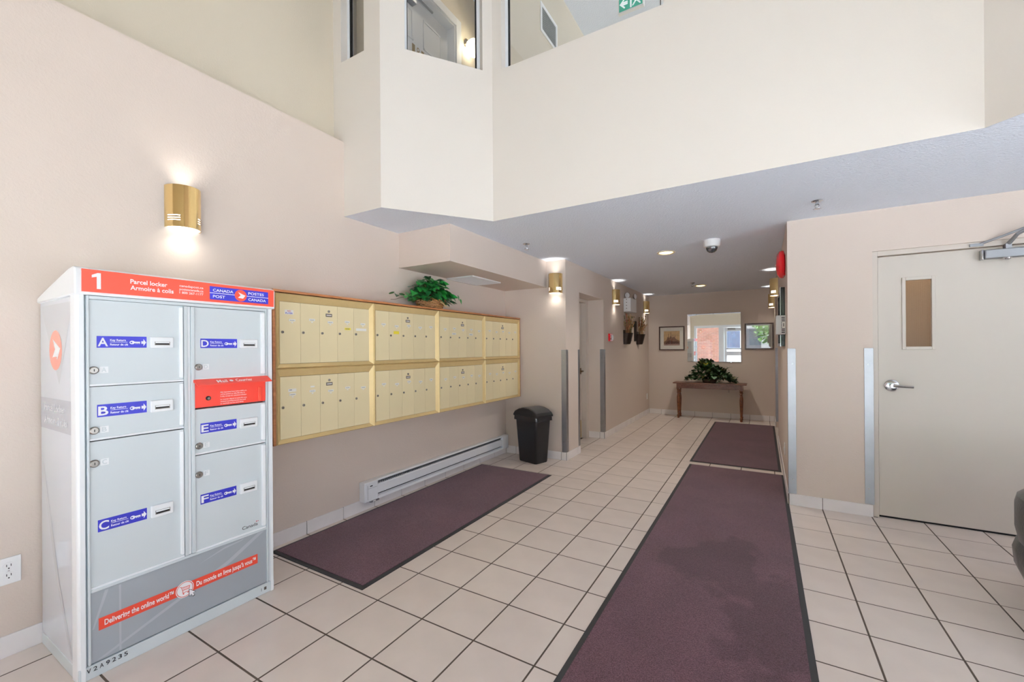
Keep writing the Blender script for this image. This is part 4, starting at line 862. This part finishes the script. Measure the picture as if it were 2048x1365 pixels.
TB = thing('console_table', 'narrow brown wooden console table with turned legs against the far wall', 'table', (-.868, 8.74, 0))
m = MB(); m.box(-1.488, -.248, 8.56, 8.925, .662, .682, WOODT); m.build('tabletop', TB, bevel=.004)
for x0, x1, y0, y1 in ((-1.40, -.335, 8.60, 8.618), (-1.40, -.335, 8.865, 8.883), (-1.425, -1.407, 8.62, 8.865), (-.33, -.312, 8.62, 8.865)):
    m = MB(); m.box(x0, x1, y0, y1, .575, .662, WOODT); m.build('apron', TB, bevel=.003)
lp = [(.012, 0), (.02, .006), (.022, .03), (.016, .042), (.023, .05), (.023, .062), (.015, .072), (.017, .1), (.022, .22), (.026, .33), (.025, .4), (.017, .46), (.014, .475), (.024, .486), (.024, .5), (.016, .51), (.026, .53), (.022, .548), (.024, .556)]
for x in (-1.40, -.337):
    for y in (8.632, 8.852):
        m = MB(); m.lathe(lp, WOODL, (x, y, 0), 18); m.box(x-.027, x+.027, y-.027, y+.027, .553, .662, WOODT); m.build('leg', TB)
m = MB(); m.tube([(-.53, 8.62, .6), (-.53, 8.62, .52)], .003, BLACKP, 6); m.build('hook', TB)

LEAFG = [mat('ivy_leaf_%d' % i, c, .3, vary=(25, .15), coat=.25, rnd=.12) for i, c in enumerate(((34, 120, 52), (52, 150, 66), (22, 84, 44), (96, 168, 96)))]
LEAFD = [mat('dark_leaf_%d' % i, c, .35, vary=(25, .15), rnd=.1) for i, c in enumerate(((38, 66, 34), (56, 92, 48), (28, 44, 28), (128, 156, 128), (196, 190, 70), (92, 74, 52)))]
STEM = mat('brown_stem', (94, 74, 44), .7)
HEART = [(0, 0), (.30, -.12), (.48, .10), (.44, .38), (.26, .68), (0, 1.0), (-.26, .68), (-.44, .38), (-.48, .10), (-.30, -.12)]
OVAL = [(0, 0), (.2, .15), (.28, .42), (.18, .75), (0, 1), (-.18, .75), (-.28, .42), (-.2, .15)]
def leaf_geo(outline, fold=.22, curl=.25):
    mid = [(0, y) for y in (0, .35, .7)]; vs = []; n = len(outline)
    vs = [(x, y, abs(x)*fold-curl*y*y*.6) for x, y in outline]; vs += [(0, .35, -.02-curl*.07), (0, .68, -.02-curl*.28)]
    h = n//2; fs = []
    right = list(range(0, h+1)); left = [0]+list(range(n-1, h-1, -1))
    for side, flip in ((right, 0), (left, 1)):
        for i in range(len(side)-1):
            c = n if outline[side[i]][1]+outline[side[i+1]][1] < 1.0 else n+1; f = (c, side[i], side[i+1]); fs.append(f if not flip else f[::-1])
        k = next(i for i in range(len(side)-1) if outline[side[i]][1]+outline[side[i+1]][1] >= 1.0); f = (n, side[k], n+1); fs.append(f if not flip else f[::-1])
    return vs, fs
def aim(d, roll=0):
    d = Vector(d).normalized(); q = d.to_track_quat('Y', 'Z'); return q.to_matrix().to_4x4() @ Matrix.Rotation(roll, 4, 'Y')
# ivy in its basket on the mailboxes
IV = thing('ivy_basket', 'trailing green ivy in a brown wicker basket on top of the mailboxes', 'potted plant', (-2.745, 3.10, 1.732)); rng = random.Random(11)
WICK = mat('brown_wicker', (150, 104, 58), .6, vary=(40, .2), rnd=.1); cx, cy, cz = -2.745, 3.115, 1.732
m = MB(); m.lathe([(.0, .002), (.085, .002), (.10, .05), (.112, .082), (.106, .082), (.08, .02)], mat('dark_wicker_core', (84, 56, 32), .8), (0, 0, 0), 24); m.v = [(p[0]*.92+cx, p[1]*1.5+cy, p[2]+cz) for p in m.v]; bk = m.build('basket', IV)
m = MB()
for row in range(6):
    z = .0125+row*.0128; rr = .091+.0225*row/6
    pts = []
    for i in range(61):
        a = 2*PI*i/60; q = rr+.006*math.cos(a*15+row*PI); pts.append((cx+q*.92*math.cos(a), cy+q*1.5*math.sin(a), cz+z+.003*math.sin(a*15)))
    m.tube(pts, .0062, WICK, 5)
m.tube([(cx+.118*.92*math.cos(2*PI*i/40), cy+.118*1.5*math.sin(2*PI*i/40), cz+.085+.003*math.sin(i*2.2)) for i in range(41)], .009, WICK, 6); m.build('wicker_weave', bk)['kind'] = 'stuff'
m = MB()
for k in range(5): y = cy+.05+k*.014; m.tube([(cx+.10, y-.05, cz+.07), (cx+.112, y, cz+.045-.006*k), (cx+.105, y+.05, cz+.02)], .002, mat('pale_straw', (214, 186, 130), .6), 5)
m.build('straw_bow', bk)
ivm = []
for mm in LEAFG:
    for cu in (.15, .45):
        vs, fs = leaf_geo(HEART, .2, cu); me = bpy.data.meshes.new('leaf'); me.from_pydata(vs, [], fs); me.materials.append(mm); me.polygons.foreach_set('use_smooth', [True]*len(me.polygons)); ivm.append(me)
stems = MB()
def ivy_leaf(p, d, size, idx):
    p = Vector(p); d = Vector(d).normalized()
    if p.x < -2.60: p.z = max(p.z, 1.81); d.z = max(d.z, (1.80-p.z)/size)
    o = bpy.data.objects.new('leaf', ivm[idx]); COL.objects.link(o); o.parent = IV
    M = Matrix.Translation(Vector(p)-ORG[IV.name]) @ aim(d, rng.uniform(-.5, .5)); o.matrix_local = M @ Matrix.Diagonal((size, size, size, 1))
core = Vector((cx, cy, cz+.07)); k = 0
while k < 255:
    th = rng.uniform(-PI, PI); ph = math.acos(rng.uniform(-.12, 1)); d = Vector((math.sin(ph)*math.cos(th), math.sin(ph)*math.sin(th), math.cos(ph)))
    R = Vector((.145, .265, .235)); q = rng.uniform(.62, 1.0); p = core+Vector((d.x*R.x, d.y*R.y, d.z*R.z))*q
    if p.x < XL+.035 or (p.z < cz+.10 and p.x > cx and abs(p.y-cy-.03) < .13) or p.z > 2.075: continue
    out = Vector((d.x+.35, d.y, d.z*.3-.45+rng.uniform(-.3, .3))); sz = rng.uniform(.05, .085)
    if out.x < 0 and p.x < -2.8: out.x = .2
    ivy_leaf(p, out, sz, rng.choice((0, 1, 2, 3, 4, 5, 0, 1, 4, 5, 6 if rng.random() < .25 else 2))); stems.tube([core-Vector((0, 0, .02)), core.lerp(p, .6)+Vector((0, 0, .02)), p], .0016, STEM, 4); k += 1
trail = [(-2.70, 2.92, cz+.08), (-2.675, 2.80, cz+.06), (-2.67, 2.70, cz+.07), (-2.665, 2.58, cz+.035), (-2.66, 2.53, cz+.03)]
stems.tube(trail, .002, STEM, 5)
for i, y in enumerate((2.86, 2.80, 2.75, 2.70, 2.66, 2.60, 2.545)): ivy_leaf((-2.665, y, cz+.075-.006*i), (.35, -.3, -.6 if i % 2 else .15), .05, i % 6)
for y, z, s in ((3.30, .045, .06), (3.36, .10, .06), (3.42, .12, .055), (3.46, .085, .05), (2.90, .045, .065), (2.94, .02, .06)): ivy_leaf((-2.655, y, cz+z+.03), (.3, .25, -1), s, 5 if y < 3 else 0)
m = stems; m.build('vine_stems', IV)['kind'] = 'stuff'
# bush on the console table
BU = thing('artificial_plant', 'low dark green mixed leaf arrangement on the console table below the mirror', 'plant', (-.85, 8.74, .682)); rng = random.Random(5)
m = MB(); m.lathe([(0, 0), (.11, 0), (.14, .07), (.13, .07), (.1, .01)], mat('dark_wicker_bowl', (64, 44, 34), .7, bump=(90, .8, .004)), (-.86, 8.74, .683), 20); m.build('planter', BU)
fol = MB(); st = MB()
for k in range(620):
    x = rng.gauss(-.84, .2); x = min(max(x, -1.24), -.44); top = .36*math.exp(-((x+.98)/.2)**2)+.21*math.exp(-((x+.68)/.2)**2)
    z = .69+top*math.sqrt(rng.random()); y = 8.74+rng.gauss(0, .075)
    d = Vector((x+.85, (y-8.74)*2-.25, .25+rng.uniform(-.5, .4))); vs, fs = leaf_geo(OVAL if rng.random() < .7 else HEART, .2, .3); sz = rng.uniform(.05, .10)
    M = Matrix.Translation((x, y, z)) @ aim(d, rng.uniform(-.6, .6)); wgt = rng.random(); mm = LEAFD[0] if wgt < .42 else LEAFD[1] if wgt < .68 else LEAFD[2] if wgt < .78 else LEAFD[3] if wgt < .97 and x > -.92 else LEAFD[4] if wgt > .975 else LEAFD[1]
    fol.add([(p.x, p.y, max(p.z, .684+.02*rng.random())) for p in (M @ (Vector(q)*sz) for q in vs)], fs, mm)
for dx, hz, n in ((.33, .3, 8), (.38, .12, 7), (.16, .33, 8), (-.12, .42, 7), (-.36, .2, 6), (.24, .26, 6)):
    p0 = Vector((-.85+dx*.5, 8.72, .80)); p1 = Vector((-.85+dx, 8.68, .68+hz)); st.tube([p0, p0.lerp(p1, .5)+Vector((0, 0, .03)), p1], .003, STEM, 5)
    for i in range(n): p = p0.lerp(p1, (i+1)/n); vs, fs = leaf_geo(OVAL, .2, .2); M = Matrix.Translation(p) @ aim((rng.uniform(-1, 1), -.4, rng.uniform(-.2, .8))); fol.add([M @ (Vector(q)*.055) for q in vs], fs, LEAFD[5 if i % 3 else 1])
fol.build('foliage', BU)['kind'] = 'stuff'; st.build('sprig_stems', BU)
# dried arrangements on the hallway wall
def dried(label, yc, seed, board):
    t = thing('dried_flower_sconce', label, 'wall planter', (XH, yc, 1.41), local=True, group='dried flower wall planters'); rg = random.Random(seed); pot = mat('dark_bronze_pot', (44, 32, 26), .35, .3, bump=(30, .4, .004))
    m = MB(); m.lathe([(0, 0), (.075, 0), (.085, .02), (.125, .18), (.13, .19), (.118, .19), (.075, .03)], pot, (.008, 0, 0), 20, 'z', PI, -PI/2); m.box(0, .01, -.11, .11, .0, .24, pot); m.build('wall_pot', t)
    m = MB(); m.box(0, .018, board[0], board[1], .06, .43, mat('black_wall_plaque', (34, 26, 22), .4)); m.build('back_plaque', t, bevel=.003)
    s = MB(); cols = [mat('dried_stalk_%d' % i, c, .8) for i, c in enumerate(((150, 84, 60), (178, 140, 92), (120, 96, 54), (196, 168, 120), (90, 92, 58)))]
    for k in range(46):
        a = Vector((.05+rg.uniform(-.03, .04), rg.uniform(-.07, .07), .15)); e = a+Vector((rg.uniform(-.02, .08), rg.uniform(-.16, .18), rg.uniform(.14, .38))); e.x = max(e.x, .015); c = rg.choice(cols)
        s.tube([a, a.lerp(e, .5)+Vector((0, 0, .03)), e], [.002, .002, .0015], c, 4)
        for q in range(rg.randint(3, 6)):
            p = a.lerp(e, rg.uniform(.55, 1)); vs, fs = leaf_geo(OVAL, .2, .1); M = Matrix.Translation(p) @ aim((rg.uniform(-.1, .6), rg.uniform(-.7, .7), 1)); s.add([M @ (Vector(v)*rg.uniform(.02, .045)) for v in vs], fs, c)
    s.build('dried_stalks', t)['kind'] = 'stuff'
dried('dark wall pot of dried rust and straw stalks nearer the emergency light', 7.26, 2, (.15, .36))
dried('dark wall pot of dried stalks nearer the far corner of the hallway', 8.12, 4, (-.28, -.14))

# ------------------------------------------------------------------ upper corridor fittings
g = thing('globe_sconce', 'glowing white globe wall lamp on a brass bracket beside the upper white door', 'wall lamp', (-2.8, 3.80, 4.72), local=True)
m = MB(); m.lathe([(.055, 0), (.05, .012), (.02, .02), (0, .02)], BRASS, (0, 0, 0), 20, 'x'); m.tube([(.01, 0, 0), (.06, 0, .0), (.09, 0, -.02)], .009, BRASS, 8); m.build('brass_bracket', g)
m = MB(); m.lathe([(0, -.09), (.05, -.075), (.08, -.04), (.09, 0), (.08, .04), (.05, .072), (.025, .08)], GLOBE, (.10, .0, -.08), 28); m.build('opal_globe', g)
for loc, rz in (((-1.92, 6.2, 4.5), 0), ((1.2, 8, 4.6), -PI/2)):  # extra globes hidden behind the sill, added to light the corridor
    q = copy_tree(g); q.location = loc; q.rotation_euler = (0, 0, rz); q['label'] = 'added unseen globe lamp on the upper corridor wall past the white vent' if rz == 0 else 'added unseen globe lamp on the end wall of the upper corridor'
wv = thing('wall_vent', 'white louvred wall vent in the upper corridor left of the exit sign', 'air vent', (-1.92, 4.06, 4.72), local=True)
m = MB()
for y0, y1, z0, z1 in ((-.2, -.17, -.15, .15), (.17, .2, -.15, .15), (-.17, .17, -.15, -.12), (-.17, .17, .12, .15)): m.box(0, .012, y0, y1, z0, z1, WHITEP)
m.build('vent_frame', wv, bevel=.003)
m = MB(); m.box(0, .002, -.17, .17, -.12, .12, GAP); m.build('vent_back', wv, smooth=False)
for i in range(12): z = -.112+i*.02; m = MB(); m.prism([(.003, -.17, z+.008), (.01, -.17, z-.002), (.011, -.17, z), (.004, -.17, z+.01)], (0, .34, 0), WHITEP); m.build('vent_slat', wv, smooth=False)
ex = thing('exit_sign', 'green running-man exit sign with white arrow hanging in the upper corridor', 'exit sign', (-1.17, 4.5, 4.895), local=True)
m = MB(); m.box(-.135, .135, -.02, .02, 0, .185, WHITEP); m.build('sign_case', ex, bevel=.004)
m = MB(); m.tube([(-.06, 0, .185), (-.06, 0, .405)], .008, WHITEP, 8); m.tube([(.06, 0, .185), (.06, 0, .405)], .008, WHITEP, 8); m.build('hanger_rod', ex)
m = MB(); PX = Plane((0, -.021, 0), (1, 0, 0), (0, 0, 1)); EG = mat('exit_green', (0, 150, 122), .4, emit=((0, 160, 130), .35)); EWH = mat('exit_white', (240, 250, 252), .4, emit=((235, 248, 255), .5))
PX.rect(m, -.122, .122, .014, .171, EG, .0005)
PX.shape(m, [(-.115, .09), (-.065, .145), (-.055, .135), (-.078, .108), (-.03, .108), (-.03, .072), (-.078, .072), (-.055, .045), (-.065, .035)], EWH, .001)
for pts in (((-.005, .022), (.012, .022), (.012, .165), (-.005, .165)), ((.012, .15), (.1, .15), (.1, .165), (.012, .165)), ((.04, .1), (.075, .118), (.085, .108), (.06, .07), (.04, .08)), ((.045, .078), (.06, .072), (.035, .04), (.022, .03), (.018, .04)), ((.058, .075), (.07, .075), (.098, .05), (.108, .03), (.096, .028), (.082, .046)), ((.075, .115), (.105, .095), (.1, .088), (.072, .1)), ((.05, .11), (.03, .085), (.022, .09), (.042, .115))): PX.shape(m, list(pts), EWH, .001)
PX.disc(m, .078, .132, .011, .011, EWH, .001, 16); m.build('sign_face', ex, smooth=False)

# ------------------------------------------------------------------ armchair at the right edge
CH = thing('armchair', 'black leather tub armchair cut off by the right edge beside the closed door', 'armchair', (1.512, 3.02, 0), math.radians(180), local=True); LEA = mat('black_leather', (30, 30, 33), .33, vary=(14, .06), bump=(60, .25, .004), coat=.15)
def ushape(ro, ri, z, wy=1.0, n=14, back=.34):
    """tub outline: half ring open to +y"""
    out = [(-ro, back*.75, z)]+[(ro*math.cos(PI+PI*i/n), ro*wy*math.sin(PI+PI*i/n), z) for i in range(n+1)]+[(ro, back*.75, z)]
    inn = [(ri, back*.75, z)]+[(ri*math.cos(-PI*i/n), ri*wy*math.sin(-PI*i/n), z) for i in range(n+1)]+[(-ri, back*.75, z)]
    return out+inn
m = MB(); loft(m, [ushape(.39, .30, .33), ushape(.425, .30, .36), ushape(.44, .31, .44), ushape(.44, .31, .54), ushape(.43, .32, .585), ushape(.40, .35, .61)], LEA); m.build('tub_back', CH, bevel=.012)
m = MB(); loft(m, [rrect(.30, .29, .2, .05), rrect(.37, .36, .26, .12), rrect(.41, .40, .3, .22), rrect(.415, .405, .3, .3), rrect(.40, .39, .28, .35)], LEA); m.v = [(p[0], p[1]-.01, p[2]) for p in m.v]; m.build('seat_shell', CH)
m = MB(); loft(m, [rrect(.27, .27, .09, .35), rrect(.295, .29, .09, .38), rrect(.295, .29, .09, .43), rrect(.26, .26, .09, .46)], LEA); m.v = [(p[0], p[1]+.0, p[2]) for p in m.v]; m.build('seat_cushion', CH)
for x in (-.25, .25):
    for y in (-.25, .16): m = MB(); m.lathe([(.018, 0), (.026, .055)], BLACKP, (x, y, 0), 14); m.build('foot', CH)

# ------------------------------------------------------------------ seen only in the mirror: tree and building outside
rng = random.Random(9); tr = thing('street_tree', 'leafy green tree outside the entrance seen in the picture glass', 'tree', (.9, -9, 0), local=True)
m = MB(); m.tube([(0, 0, -.02), (.05, 0, 1.2), (-.03, .05, 2.4)], [.14, .11, .06], STEM, 8); m.build('trunk', tr)
m = MB(); TL = [mat('tree_leaf_%d' % i, c, .6) for i, c in enumerate(((96, 140, 66), (128, 168, 88), (70, 108, 52)))]
for k in range(1800):
    d = Vector((rng.gauss(0, 1), rng.gauss(0, 1), rng.gauss(0, 1))).normalized()*(1.35*rng.random()**.4); p = Vector((d.x, d.y, 2.6+d.z*.95)); M = Matrix.Translation(p) @ aim((rng.uniform(-1, 1), rng.uniform(-1, 1), rng.uniform(-.6, .6)), rng.uniform(-1, 1))
    m.add([M @ Vector(q) for q in ((0, 0, 0), (.09, .1, .02), (0, .22, 0), (-.09, .1, .02))], [(0, 1, 2, 3)], rng.choice(TL))
m.build('crown', tr)['kind'] = 'stuff'
bd = thing('white_building', 'pale building with dark windows across the street seen in the mirror', 'building', (-.3, -18, 0)); m = MB(); m.box(-9, 5.5, -22, -18, -.02, 6.5, mat('pale_render', (228, 228, 226), .8)); m.build('facade', bd, smooth=False)
for k in range(6):
    m = MB(); x = -7.5+k*2.1; m.box(x, x+1.1, -18.02, -17.96, 1.3, 2.7, mat('dark_window_glass', (60, 70, 86), .1)); m.build('window', bd, smooth=False)
m = MB(); m.box(-9.2, 5.7, -18.3, -17.9, 3.6, 4.4, mat('blue_grey_awning', (70, 92, 130), .6)); m.build('awning_band', bd, smooth=False)
